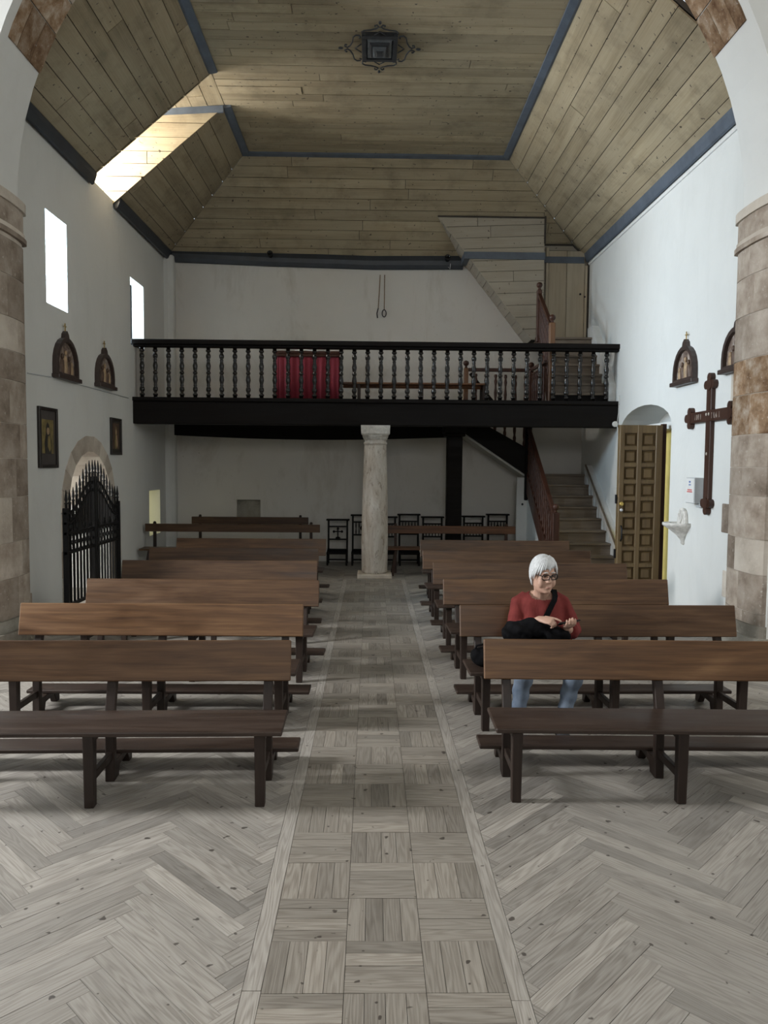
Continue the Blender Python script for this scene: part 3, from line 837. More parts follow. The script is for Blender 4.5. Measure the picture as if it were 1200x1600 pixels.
# white skirting on the wall side
p = [(12.2,0.02),(12.2,.36),(14.5,1.98),(14.6,1.98),(14.6,1.7),(12.5,.2),(12.3,0.02)]
sp(MB().prism(p, SX1-.012, XR, 'x'), 'skirting', 'white_paint')
sp(MB().beam((SX1-.005,12.2,.375),(SX1-.005,14.5,1.995),.03,.02), 'skirting_cap', 'step_wood')
# plastered spandrel under the flight and the landing
sp(MB().prism([(12.55,0),(15.2,0),(15.2,1.74),(14.55,1.74),(14.5,1.5)], SX0+.0, SX0+.06, 'x').box(2.82,SX0+.03,14.56,14.62,0,1.74), 'spandrel', 'plaster')
sp(MB().ball((2.93,14.55,1.22), .022, 8, 6), 'knob', 'iron')
# handrail of the first flight
n1 = newel(st1, S0, SX0, 12.27, 0, 1.20, 'red_wood', .11)
n2 = newel(st1, S0, SX0, 14.55, 1.3, 2.72, 'black_wood', .12, False)
sp(MB().beam((SX0,12.3,1.13),(SX0,14.5,2.66),.075,.065), 'handrail', 'red_wood', None, .01)
for k in range(15):
    y = 12.40 + k*.145; zb = .20 + (y-12.2)*.70
    small_baluster(st1, S0, SX0, y, zb+.02, 1.10 + (y-12.3)*.695, r=.034)
# second flight along the back wall
R2 = [(2.95 - .225*k, 1.81 + .207*(k+1)) for k in range(6)]
for k, (x, z) in enumerate(R2):
    sp(MB().box(max(x-.25, STX-.003), x+.02, 14.575, YB, z-.035, z), 'tread', 'step_wood', None, .005)
    sp(MB().box(x-.02, x, 14.58, YB, z-.2, z-.03), 'riser', 'step_wood')
sp(MB().prism([(3.0,1.78),(3.0,2.30),(1.63,3.045),(1.615,3.045),(1.615,2.69)], 14.52, 14.58, 'y'), 'stringer', 'black_wood')
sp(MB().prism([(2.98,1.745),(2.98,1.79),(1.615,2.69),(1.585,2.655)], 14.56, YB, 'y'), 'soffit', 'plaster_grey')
newel(st1, S0, on_y(728,600,14.55).x, 14.56, 2.28+(3.0-on_y(728,600,14.55).x)*.543, on_y(728,575,14.55).z, 'brown_wood', .085)
newel(st1, S0, SX0+.03, 14.55, LOFT-.02, on_y(831,578,14.55).z, 'red_wood', .085)
zr = on_y(780,578,14.55).z; xA = on_y(728,600,14.55).x
sp(MB().box(xA+.04, SX0, 14.52, 14.58, zr-.035, zr+.03), 'guard_rail', 'red_wood', None, .008)
for k in range(6):
    x = xA + .19*(k+1)
    if x < SX0-.05: small_baluster(st1, S0, x, 14.553, 2.29 + (3.0-x)*.543, zr-.03, r=.032)
sp(MB().beam((xA+.1,14.72,zr-.05),(2.55,14.72,2.95),.055,.06), 'handrail', 'black_wood', None, .008)
sp(MB().beam((SX0+.03,14.5,zr+.0),(SX0+.03,13.35,zr+.0),.06,.06), 'guard_rail', 'red_wood', None, .008)
for k in range(7): small_baluster(st1, S0, SX0+.03, 14.38-.155*k, LOFT-.02, zr-.03, r=.028)
# ---- upper stair from the loft to the tower door
S3 = Vector((3.6, 13.3, LOFT))
st3 = tag(empty('tower_stair', S3), 'short wooden stair rising from the loft to the pale tower door', 'staircase')
def sq(m, name, mat, bev=0): return m.xform(Matrix.Translation(-S3)).build(name, mat, st3, bev)
UX0, UX1 = 3.16, 4.14
t3 = [(13.26 + .175*k, 3.24 + .190*k) for k in range(7)]
for i, (d, z) in enumerate(t3):
    end = t3[i+1][0] if i < 6 else YB
    sq(MB().box(UX0, UX1 if i < 6 else XR, d-.03, end+.02, z-.04, z), 'tread', 'step_wood', .006)
    sq(MB().box(UX0+.02, UX1, d, d+.025, z-.2, z-.03), 'riser', 'step_wood' if i else 'black_wood')
sq(MB().prism([(13.2,LOFT-.02),(13.2,3.26),(14.3,4.42),(14.63,4.42),(14.63,4.22),(14.4,4.2),(13.5,LOFT-.02)], UX0-.03, UX0+.02, 'x'), 'stringer', 'red_wood')
sq(MB().prism([(13.2,LOFT),(13.2,3.4),(14.3,4.6),(14.6,4.6),(14.6,4.3),(13.5,LOFT)], UX1-.01, XR, 'x'), 'skirting', 'white_paint')
na = on_y(858,500,13.3); nb_ = on_y(838,444,14.35)
o = newel(st3, S3, UX0-.02, 13.3, LOFT-.01, na.z-.05, 'brown_wood', .10)
o = newel(st3, S3, UX0-.02, 14.38, 4.3, nb_.z-.1, 'red_wood', .085)
ra, rb = na.z-.12, nb_.z-.18
sq(MB().beam((UX0-.02,13.3,ra),(UX0-.02,14.38,rb),.07,.06), 'handrail', 'red_wood', .008)
for k in range(8):
    y = 13.42 + k*.118; zb = 3.24 + (y-13.24)*1.08
    m = MB().lathe([(a*.75, b) for a, b in baluster_prof(ra + (rb-ra)*(y-13.3)/1.08 - zb - .03, .030)][::2], (UX0-.02, y, zb), 8)
    sq(m, 'baluster', 'red_wood')
# ---- boarded enclosure of the tower stair
EY = 14.66
enc = tag(empty('stair_enclosure', (2.5, EY, 4.4)), 'slanting boarded box enclosing the tower stair under the ceiling', 'enclosure')
EO = Vector(enc.location)
tl, trr, bl = on_y(684,338,EY), on_y(852,337,EY), on_y(830,530,EY)
bl.z = t3[6][1] - .002                            # stands on the top landing
slope_z = lambda y: ZW + (YB-y)*dz/dyb            # underside of the sloping boards
face = [(bl.x, bl.z), (trr.x, bl.z), (trr.x, trr.z), (tl.x, tl.z)]
Pz = Pieces(); CO_old = CO; CO = EO
zb_ = on_y(800,400,EY).z
boards((0,EY,0), (1,0,.04), (-.04,0,1), [(p[0]+.04*p[1], p[1]-.04*p[0]) for p in face], .21, 4.0, (0,-1,0), Pz, .5, .02)
Pz.out('face_board', 'face_boards_rest', 'pale_wood', enc)
# right part with the door is set back
Pz = Pieces()
boards((0,15.02,0), (1,0,0), (0,0,1), [(trr.x-.02,bl.z),(XR,bl.z),(XR,ZW),(XR-.31,slope_z(15.02)),(trr.x-.02,slope_z(15.02))], .2, 4.0, (0,-1,0), Pz, .5, .02)
Pz.out('side_board', 'side_boards_rest', 'pale_wood', enc)
Pz = Pieces()
d_ = Vector((tl.x-bl.x, 0, tl.z-bl.z)); ln = d_.length; nsl = Vector((-d_.z, 0, d_.x)).normalized()
if nsl.x > 0: nsl = -nsl
boards((bl.x,EY,bl.z), (0,1,0), d_, [(0,0),(YB-EY,0),(YB-EY,(ZW-bl.z)/d_.z*ln),(max(.01,YB-EY-(tl.z-ZW)*dyb/dz),ln),(0,ln)], .23, 4.0, nsl, Pz, .62, .02)
Pz.out('soffit_board', 'soffit_boards_rest', 'pale_wood', enc)
CO = CO_old
m = MB(); m.prism([(bl.x+.03,bl.z),(trr.x,bl.z),(trr.x,trr.z-.07),(tl.x+.11,tl.z-.07)], EY+.03, EY+.05, 'y'); m.box(bl.x+.05,XR-.01,15.05,YB-.01,bl.z,5.6)
m.xform(Matrix.Translation(-EO)).build('backing', 'roof_dark', enc)
sx_ = bl.x + (tl.x-bl.x)*(zb_-bl.z)/(tl.z-bl.z)
m = MB().box(sx_+.0, trr.x+.01, EY-.025, EY+.02, zb_-.065, zb_+.065); m.xform(Matrix.Translation(-EO)).build('painted_band', 'trim_blue', enc)
zd_ = on_y(880,406,14.96).z; m = MB().box(trr.x, XR-.115, 14.955, 14.985, zd_-.06, zd_+.06); m.xform(Matrix.Translation(-EO)).build('painted_band', 'trim_blue', enc)
m = MB().beam((sx_+.0,EY-.02,zb_),(sx_+.0,YB-.09,zb_-.0),.12,.13,(0,0,1)); m.xform(Matrix.Translation(-EO)).build('painted_band', 'trim_blue', enc)
ze_ = slope_z(15.0) - .02
for p_, q_, w_ in (((tl.x,EY-.02,tl.z-.005),(trr.x,EY-.02,tl.z-.005),.025),((trr.x,EY-.02,trr.z-.02),(trr.x,EY-.02,6.2),.03),((trr.x,15.0,ze_),(XR-.33,15.0,ze_),.03),((XR-.33,15.0,ze_),(XR-.125,15.0,6.09),.03),((XR-.02,15.0,5.92),(XR-.02,15.0,bl.z),.04)):
    MB().beam(p_, q_, w_, w_).xform(Matrix.Translation(-EO)).build('edge_strip', 'gap_dark', enc)
# tower door
td = struct(empty('door_2', (3.8, 14.98, bl.z)))
x0, x1 = 3.45, 4.15
for k in range(2):
    MB().box(x0-3.8+k*.355, x0-3.8+k*.355+.345, 0, .035, .0, 1.78).build('door_panel', 'tan_door', td)
MB().box(x0-3.8-.06,x0-3.8-.01,-.015,.03,0,1.84).box(x1-3.8+.01,x1-3.8+.055,-.015,.03,0,1.50).build('door_frame', 'tan_door', td)
MB().ball((.27,-.02,.95),.022,8,6).ball((.36,-.02,.9),.018,8,6).build('door_handle', 'iron', td)

# ================================================================ BENCHES
BLEN = 2.18
def bench_tree():
    e = empty('bench')
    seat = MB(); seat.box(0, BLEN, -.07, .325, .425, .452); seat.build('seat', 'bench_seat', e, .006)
    bk = MB(); t = .028
    a0, a1 = Vector((0,.372,.615)), Vector((0,.428,.855)); nn = Vector((0,-.97,.22)).normalized()
    prof = [a0, a1, a1 - nn*t, a0 - nn*t]
    prof = [(p.y, p.z) for p in (a0, a1 + Vector((0,0,.004)), a1 - nn*t, a0 - nn*t)]
    bk.prism(prof, -.015, BLEN+.01, 'x'); bk.build('backrest', 'bench_wood', e, .006)
    for fx in (.13, BLEN/2, BLEN-.13):
        m = MB(); m.loft([[(fx-w,-.03-w+.03,z),(fx+w,-.03-w+.03,z),(fx+w,.0+w,z),(fx-w,.0+w,z)] for w, z in ((.027,0),(.031,.42))], False)
        m.build('leg', 'bench_leg', e, .004)
        m = MB(); m.loft([[(fx-.028,y0,z),(fx+.028,y0,z),(fx+.028,y0+.05,z),(fx-.028,y0+.05,z)] for y0, z in ((.335,0),(.350,.44),(.405,.62),(.452,.82))], False)
        m.build('leg', 'bench_leg', e, .004)
        MB().box(fx-.016, fx+.016, .01, .35, .135, .185).build('stretcher', 'bench_leg', e, .004)
        MB().box(fx-.03, fx+.03, .0, .345, .375, .425).build('bearer', 'bench_leg', e, .004)
        m = MB(); m.prism([(.375,.0),(.44,.0),(.46,.06),(.62,.075),(.66,.0),(.72,.0),(.715,.115),(.375,.115)], fx-.025, fx+.025, 'x')
        m.build('kneeler_bracket', 'bench_leg', e, .004)
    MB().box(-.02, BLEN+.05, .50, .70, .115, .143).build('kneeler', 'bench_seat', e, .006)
    return e
proto = bench_tree()
first = True
def place_bench(px_l, py_l, px_r, py_r, right_end, tone, label):
    global first
    a, b_ = on_z(px_l, py_l, .86), on_z(px_r, py_r, .86)
    ang = max(-.02, min(.02, math.atan2(b_.y-a.y, b_.x-a.x)))
    if right_end: x = b_.x - BLEN*math.cos(ang); y = b_.y - BLEN*math.sin(ang)
    else: x = a.x; y = a.y
    e = proto if first else copy_tree(proto)
    first = False
    e.location = (x, y-.44, 0); e.rotation_euler = (0,0,ang)
    for c in e.children: c.color = (tone[0], tone[1], tone[2], 1) if c.name.startswith('backrest') else (1,1,1,1)
    tag(e, label, 'bench', 'wooden church benches in two blocks')
    return e
TAN = (1.75,1.65,1.5); MID = (1.15,1.1,1.05); DRK = (.9,.88,.88)
place_bench(0,1001,455,999, True, MID, 'front bench of the block by the gate, brown board with a pale nail mark')
place_bench(38,941,472,943.5, True, TAN, 'golden-tan bench with pale scuffs, second row of the block by the gate')
place_bench(136,902,496,906, True, MID, 'brown bench, third row from the front of the block by the gate')
place_bench(189,875,496,875.5, True, DRK, 'dark brown bench, fourth row from the front of the block by the gate')
place_bench(231,855.5,498,856, True, DRK, 'dark brown bench, fifth row from the front of the block by the gate')
place_bench(274,840,508,841.7, True, MID, 'rearmost full-backed bench of the block by the gate, before the narrow rail benches')
place_bench(757,997,1140,1001, False, TAN, 'golden-tan front bench of the block on the side of the wooden cross')
RB2 = place_bench(722,944,1140,945, False, MID, 'bench on which the woman in red sits')
place_bench(696,904,1040,904, False, MID, 'bench directly behind the seated woman, third row beside the open door')
place_bench(678,878,974,880, False, DRK, 'dark brown bench, fourth row in the block before the staircase')
place_bench(663,859,922,860, False, DRK, 'dark brown bench with a pale nail at its end, fifth row before the staircase')
place_bench(657,843,887,846, False, DRK, 'rearmost full-backed bench in front of the staircase newel')
# narrow-railed benches at the back
def rail_bench(x0, x1, y, name_label, ztop=.87, seat=.48, tone=DRK, railh=.14, face=1):
    e = empty('rail_bench', (x0, y, 0)); ln = x1-x0
    MB().box(0, ln, -.05, .30, seat-.035, seat).build('seat', 'bench_wood', e, .005)
    MB().box(0, ln, .33, .365, ztop-railh, ztop).build('back_rail', 'bench_wood', e, .005)
    for fx in (.16, ln-.16):
        MB().beam((fx,.38,0),(fx,.375,ztop+.02),.05,.04).ball((fx,.375,ztop+.025),(.026,.022,.018),8,6).build('leg', 'bench_leg', e)
        MB().beam((fx-.07,-.0,0),(fx,.02,seat-.03),.05,.05).build('leg', 'bench_leg', e)
        MB().box(fx-.02, fx+.02, .0, .36, seat-.09, seat-.035).build('bearer', 'bench_leg', e)
    for c in e.children: c.color = (*tone, 1)
    return tag(e, name_label, 'bench', 'narrow-railed benches at the back')
p0, p1 = on_y(227,818,13.45), on_y(500,820,13.45)
rail_bench(p0.x, p1.x, 13.1, 'long narrow-railed bench under the loft beside the small yellow window', p0.z)
p0, p1 = on_y(300,807,14.95), on_y(482,809,14.95)
rail_bench(p0.x, p1.x, 14.58, 'short narrow-railed bench against the back wall below the niche', p0.z, tone=(.7,.65,.62))
p0, p1 = on_y(606,821,13.62), on_y(805,822,13.62)
rail_bench(p0.x-.02, p1.x, 13.25, 'narrow-railed bench between the stone column and the staircase', p0.z, .5, (1.35,1.1,1.0))

# ================================================================ THINGS ON THE LOFT
def thing(name, loc, label, cat, group=None, rz=0): return tag(empty(name, loc, rz), label, cat, group)
p0, p1 = on_y(433,560,13.9), on_y(531,560,13.9)
og = thing('draped_organ', ((p0.x+p1.x)/2, 14.0, LOFT-.012), 'small organ draped in deep red cloth on the loft', 'organ')
hw = (p1.x-p0.x)/2; hz = on_y(480,549,13.9).z - LOFT
MB().box(-hw+.03,hw-.03,-.2,.32,0,hz-.05).build('body', 'brown_wood', og)
m = MB(); rings = []
nx = 40
for i in range(nx+1):
    x = -hw + 2*hw*i/nx; f = .018*math.sin(i*1.7) + .012*math.sin(i*.6)
    rings.append([(x,-.215+f-.02,0.01),(x,-.22+f*.7,hz*.5),(x,-.215+f*.2,hz-.09),(x,-.20,hz-.055),(x,.33,hz-.05),(x,.33,hz-.09),(x,-.19,hz-.12),(x,-.195+f*.5,.01)])
m.loft(rings, True).build('drape', 'red_cloth', og)
MB().box(-hw-.02,hw+.02,-.24,.35,hz-.05,hz+.0).box(-hw-.01,hw+.01,-.235,-.2,hz-.1,hz-.05).build('top_board', 'red_wood', og, .006)
bk = on_y(476,547,13.95)
sb = tag(MB().prism([(-.17,0),(0,.02),(.17,0),(.17,.02),(0,.045),(-.17,.025)], -.11, .11, 'y').build('open_book', 'paper'), 'open white book lying on the red draped organ', 'book')
sb.location = (bk.x, 13.95, LOFT-.012+hz+.001)
# pew on the loft
p0, p1 = on_y(536,601,14.3), on_y(757,600,14.3)
pw = thing('loft_pew', (p0.x, 13.96, LOFT-.012), 'plain brown pew with a single back rail up on the loft', 'bench')
ln = p1.x-p0.x; zt = p0.z - LOFT + .05
MB().box(0,ln,.33,.36,zt-.1,zt).build('back_rail','brown_wood',pw,.004)
MB().box(0,ln,-.02,.3,.40,.43).build('seat','brown_wood',pw,.004)
for fx in (.3, ln*.55, ln-.05):
    MB().box(fx-.03,fx+.03,.36,.40,0,zt-.01).build('leg','bench_leg',pw); MB().box(fx-.025,fx+.025,0,.05,0,.4).build('leg','bench_leg',pw)
    MB().box(fx-.02,fx+.02,.05,.36,.34,.4).build('bearer','bench_leg',pw)
# bell ropes
for px0, py0, px1, py1, loop in ((594,436,590,497,False),(601,436,600,500,True)):
    a, b_ = on_y(px0,py0,YB-.06), on_y(px1,py1,YB-.05)
    e = thing('bell_rope', a, 'thin bell rope ending in a small dark loop above the loft' if loop else 'thin bell rope with a plain dark end above the loft', 'rope', 'bell ropes above the loft')
    d = b_ - a
    MB().tube([(0,0,.08),d*.35,d*.75], .009, 6).build('cord', 'rope', e)
    if loop:
        pts = [d*.75 + Vector((.04*math.sin(t), 0, -.07+.07*math.cos(t))) for t in [2*PI*i/14 for i in range(15)]]
        MB().tube(pts, .010, 6).build('loop', 'rope_dark', e)
    else: MB().tube([d*.75, d*.88+Vector((-.02,0,0)), d], .011, 6).build('end', 'rope_dark', e)
# two small spotlights on the sloping boards
for px0, py0, lab in ((424,398,'small black spotlight on the sloping boards above the organ'),(698,404,'small black spotlight with a dangling cable beside the stair enclosure')):
    d = ray(px0, py0)
    # meet the back slope plane
    nb2 = Vector((0,-dz,-dyb)).normalized(); t = (Vector((0,YB,ZW))-CAMP).dot(nb2)/d.dot(nb2)
    P = CAMP + d*t
    e = thing('spotlight', P, lab, 'spotlight')
    MB().lathe([(.03,0),(.045,.02),(.05,.1),(.055,.13),(.045,.13),(.04,.08)], (0,0,0), 12).xform(Matrix.Translation((0,-.1,-.06)) @ Matrix.Rotation(R(75),4,'X')).build('housing', 'black_plastic', e)
    MB().beam((0,.03,.06),(0,-.1,-.03),.05,.02).lathe([(.04,.03),(.04,.06)], (0,.0,.0), 10).build('bracket', 'black_plastic', e)
    if px0 > 600: MB().tube([(.02,-.05,-.05),(.07,-.06,-.12),(.06,-.05,-.22),(.02,-.04,-.16),(0,0,0)], .008, 6).build('cable', 'clear_plastic', e)

# ================================================================ LANTERN
q = [on_z(565,59,7.42), on_z(622,59,7.42), on_z(593,99,7.42)]
LC = Vector(((q[0].x+q[1].x)/2, (q[0].y+q[2].y)/2, PZ-.02)); lw = (q[1].x-q[0].x)/2; ld = (q[2].y-q[0].y)/2
ln_ = thing('ceiling_lantern', LC, 'black wrought-iron lantern with scrolled sides fixed to the board ceiling', 'lantern')
def frame_ring(w, d, t, z0, z1):
    m = MB()
    m.box(-w,w,-d,-d+t,z0,z1).box(-w,w,d-t,d,z0,z1).box(-w,-w+t,-d+t,d-t,z0,z1).box(w-t,w,-d+t,d-t,z0,z1); return m
frame_ring(lw, ld, .06, -.045, .03).build('outer_frame', 'lantern_iron', ln_, .005)
for i, (k, z0, z1, mt) in enumerate(((.80,-.045,.0,'lantern_glass'),(.62,-.07,-.03,'lantern_iron'),(.45,-.095,-.05,'lantern_glass'),(.28,-.115,-.07,'lantern_iron'))):
    m = MB(); w_, d_2 = lw*k, ld*k; w2, d2 = lw*(k-.14), ld*(k-.14)
    m.loft([[(-w_,-d_2,z1),(w_,-d_2,z1),(w_,d_2,z1),(-w_,d_2,z1)],[(-w2,-d2,z0),(w2,-d2,z0),(w2,d2,z0),(-w2,d2,z0)]], False)
    m.build('glass_step' if 'glass' in mt else 'iron_step', mt, ln_)
for s in range(4):
    a = s*PI/2; hw_ = ld if s % 2 else lw; hh = lw if s % 2 else ld
    m = MB()
    # scroll pair in local (t sideways, o outward)
    for sg in (-1, 1):
        pts = [(sg*hh*.80, .035), (sg*hh*.86, .015), (sg*hh*.98, .03), (sg*hh*1.0, .08), (sg*hh*.85, .12), (sg*hh*.5, .135), (sg*hh*.2, .17), (sg*hh*.06, .21), (sg*hh*.16, .255), (sg*hh*.28, .24), (sg*hh*.26, .215)]
        q3 = [Vector((hw_+o*.9, t, -.03)) for t, o in pts]
        m.tube(q3, .010, 6)
        m.tube([(hw_+.01, sg*hh*.32, -.03), (hw_+.09, 0, -.03)], .008, 6)
    m.ball((hw_+.28,0,-.03), (.035,.022,.015), 8, 6)
    m.xform(Matrix.Rotation(a,4,'Z')).build('scroll', 'lantern_iron', ln_)

# ================================================================ LEFT WALL
def wall_frame(px0, py0, px1, py1, label, big):
    a, b_ = on_x(px0,py0,XL), on_x(px1,py1,XL)
    y0, y1, z0, z1 = a.y, b_.y, b_.z, a.z
    e = thing('framed_picture', (XL, (y0+y1)/2, z0), label, 'picture', 'framed pictures on the left wall')
    hw = (y1-y0)/2; h = z1-z0; t = .04
    MB().box(0,.035,-hw,-hw+t,0,h).box(0,.035,hw-t,hw,0,h).box(0,.035,-hw+t,hw-t,0,t).box(0,.035,-hw+t,hw-t,h-t,h).build('frame','frame_dark',e,.004)
    MB().box(0,.012,-hw+t*.5,hw-t*.5,t*.5,h-t*.5).build('mat','mat_grey' if big else 'print_dark',e)
    ww, z_0, z_1 = (hw*.62, h*.24, h*.80) if big else (hw*.6, h*.16, h*.86)
    pr = MB().box(.012,.015,-ww,ww,z_0,z_1).build('print','print_ochre' if big else 'print_brown',e)
    hh = z_1-z_0
    fig = [(-.55,.0),(.6,.0),(.62,.35),(.35,.62),(.22,.85),(-.05,.92),(-.3,.8),(-.38,.55),(-.62,.3)]
    sc_ = (ww*.95, hh) if big else (ww*.55, hh*.95)
    MB().prism([(u*sc_[0], z_0+v*sc_[1]) for u, v in fig], .015, .018, 'x').build('figure','print_dark' if big else 'print_ochre',pr)
    MB().prism([(ww*(.0+.24*math.cos(t_)) , z_0+hh*(.66+.11*math.sin(t_))) for t_ in [2*PI*i/10 for i in range(10)]], .018, .020, 'x').build('face','print_skin',pr)
    MB().prism([(u*ww, z_0+v*hh) for u, v in ((-.05,.5),(.3,.55),(.5,.15),(.2,.05),(-.1,.2))], .018, .020, 'x').build('robe','print_ochre' if big else 'print_skin',pr)
    return e
wall_frame(57,634,88,731,'large dark framed print with a yellow figure on a grey mat, beside the stone pier',True)
wall_frame(171,652,188,711,'narrow dark framed print between the gate and the loft',False)

def station(X, yc, zb, w_, h_, sgn, label):
    """arched relief plaque; sgn = +1 faces +x"""
    e = thing('relief_plaque', (X, yc, zb), label, 'plaque', 'arched relief plaques on the nave walls')
    hw = w_/2; n = 12; hs = h_ - hw*1.05
    def outline(k, base):
        p = [(-hw*k, base), (hw*k, base)]
        for i in range(n+1):
            t = PI*i/n; p.append((hw*k*math.cos(t), hs + (h_-hs)*k*math.sin(t)*1.0))
        return p
    m = MB(); o = outline(1, .05); i_ = outline(.85, .085); N_ = len(o)
    x0, x1 = 0, sgn*.07
    vs = [(x0,*p) for p in o] + [(x1,*p) for p in o] + [(x1,*p) for p in i_] + [(x0+sgn*.02,*p) for p in i_]
    fs = []
    for k in range(N_):
        j = (k+1) % N_
        for r_ in range(3): fs.append((r_*N_+k, r_*N_+j, (r_+1)*N_+j, (r_+1)*N_+k))
    m.add(vs, fs); m.build('frame', 'plaque_wood', e)
    MB().box(min(0,sgn*.1),max(0,sgn*.1),-hw*1.08,hw*1.08,0,.055).build('base_ledge','plaque_wood',e,.006)
    rl = MB().prism(i_, 0, sgn*.025, 'x').build('relief_panel','plaque_relief',e)
    for fy, fz, fh, mt in ((-.35,.0,.55,'print_brown'),(-.05,.0,.68,'print_skin'),(.28,.0,.52,'print_brown'),(.5,.0,.34,'print_skin')):
        f = MB(); cy = fy*hw; z0 = .09; H = (h_-.1)*fh
        f.loft([[(sgn*(.025+.03*math.sin(t)*k_), cy+hw*.16*k2*math.cos(t), z0+H*zz) for t in [PI*q/6 for q in range(7)]] for zz, k_, k2 in ((0,.8,1.1),(.3,1,1),(.62,1,.8),(.74,.6,.35))], True, False, False)
        f.ball((sgn*.04, cy, z0+H*.86), (.018,.028,.036), 8, 6)
        f.build('relief_figure', mt, rl)
    m = MB(); m.prism([(-.07,h_-.02),(.07,h_-.02),(.05,h_+.05),(0,h_+.09),(-.05,h_+.05)], 0, sgn*.06, 'x'); m.build('crest','plaque_wood',e)
    m = MB(); m.beam((sgn*.03,0,h_+.08),(sgn*.03,0,h_+.19),.012,.012).beam((sgn*.03,-.04,h_+.15),(sgn*.03,.04,h_+.15),.012,.012); m.build('finial_cross','gold',e)
    return e
for (xa,ya,xb,yb,yt,lab) in ((82,590,116,597,528,'arched relief plaque beside the tall splayed window'),(148,603,173,609,552,'arched relief plaque next to the end of the loft')):
    a, b_, t_ = on_x(xa,ya,XL), on_x(xb,yb,XL), on_x((xa+xb)/2-1,yt,XL)
    station(XL, (a.y+b_.y)/2, (a.z+b_.z)/2-.01, b_.y-a.y, t_.z-a.z, 1, lab)
a, b_, t_ = on_x(1058,603,XR), on_x(1090,598,XR), on_x(1076,538,XR)
station(XR, (a.y+b_.y)/2, a.z-.02, a.y-b_.y, t_.z-a.z, -1, 'arched relief plaque on the bright wall above the wooden cross')
station(XR, 8.74, a.z-.02, a.y-b_.y, t_.z-a.z, -1, 'arched relief plaque half hidden behind the stone pier')
# thin cable along the left wall
pts = [on_x(42,583,XL), on_x(90,591,XL), on_x(120,600,XL), on_x(160,611,XL), on_x(200,622,XL)]
tag(MB().tube([p+Vector((.006,0,0)) for p in pts], .007, 6).build('wall_cable','grey_paint'), 'thin pale cable running along the left wall below the plaques', 'cable')

# iron gate, two leaves
def gate_leaf(y_h, y_m, label):
    """y_h hinge side, y_m meeting side"""
    X = XL + .05
    e = thing('gate_leaf', (X, y_h, 0), label, 'gate', 'wrought-iron chapel gate')
    s = 1 if y_m > y_h else -1; W = abs(y_m-y_h)
    zc, zs = on_x(137,750,XL).z, on_x(97,800,XL).z
    def top(t):   # t 0 at hinge, 1 at meeting
        return zs + (zc-zs)*(.5-.5*math.cos(PI*min(1,max(0,(t-.12)/.8))))
    nb = 9
    for k in range(nb):
        t = (k+.35)/(nb-.3); y = s*W*t; r = .013
        zt = top(t)
        b = MB().box(-r,r,y-r,y+r,.03,zt+.10)
        o = b.build('bar','iron',e)
        MB().lathe([(.012,0),(.026,.02),(.012,.04),(.022,.07),(.018,.1),(.004,.2)], (0,y,zt+.09), 8).build('spearhead','iron',o)
        if k < nb-1:
            yy = s*W*(t + .5/(nb-.3))
            MB().box(-.008,.008,yy-.008,yy+.008,1.02,top(t)-.08).lathe([(.01,0),(.02,.03),(.012,.06),(.003,.12)], (0,yy,1.0), 6).build('short_bar','iron',e)
    MB().box(-.03,.03,min(0,s*.05),max(0,s*.05),0,zs+.05).build('hinge_stile','iron',e)
    MB().box(-.03,.03,min(s*W,s*(W-.06)),max(s*W,s*(W-.06)),0,zc+.05).build('meeting_stile','iron',e)
    MB().box(-.015,.015,min(0,s*W),max(0,s*W),.03,.08).build('bottom_rail','iron',e)
    for za, zb in ((.74,.775),(1.0,1.035)): MB().box(-.016,.016,min(0,s*W),max(0,s*W),za,zb).build('middle_rail','iron',e)
    for dzz in (0, .13):
        MB().tube([(0,s*W*q/16,top(q/16)-.02-dzz) for q in range(17)], .018, 6).build('curved_rail','iron',e)
    for row_ in range(2):
        for k in range(8):
            y = s*W*(k+.6)/8.2; z = .825+.115*row_
            MB().tube([(0,y+.045*math.cos(t),z+.05*math.sin(t)) for t in [2*PI*q/10 for q in range(11)]], .011, 6).build('ring','iron',e)
    for k in range(8):
        t = (k+.6)/8.2; y = s*W*t; z = top(t)-.085
        MB().tube([(0,y+.038*math.cos(a_),z+.045*math.sin(a_)) for a_ in [2*PI*q/10 for q in range(11)]], .010, 6).build('ring','iron',e)
    for k in range(4):
        y = s*W*(k+.7)/4.3
        MB().ball((0,y,1.09),(.02,.045,.05),8,6).build('scroll_knob','iron',e)
    return e
gate_leaf(GY0+.01, GC-.01, 'black wrought-iron gate leaf on the side of the stone pier')
gate_leaf(GY1-.01, GC+.01, 'black wrought-iron gate leaf on the side of the loft')

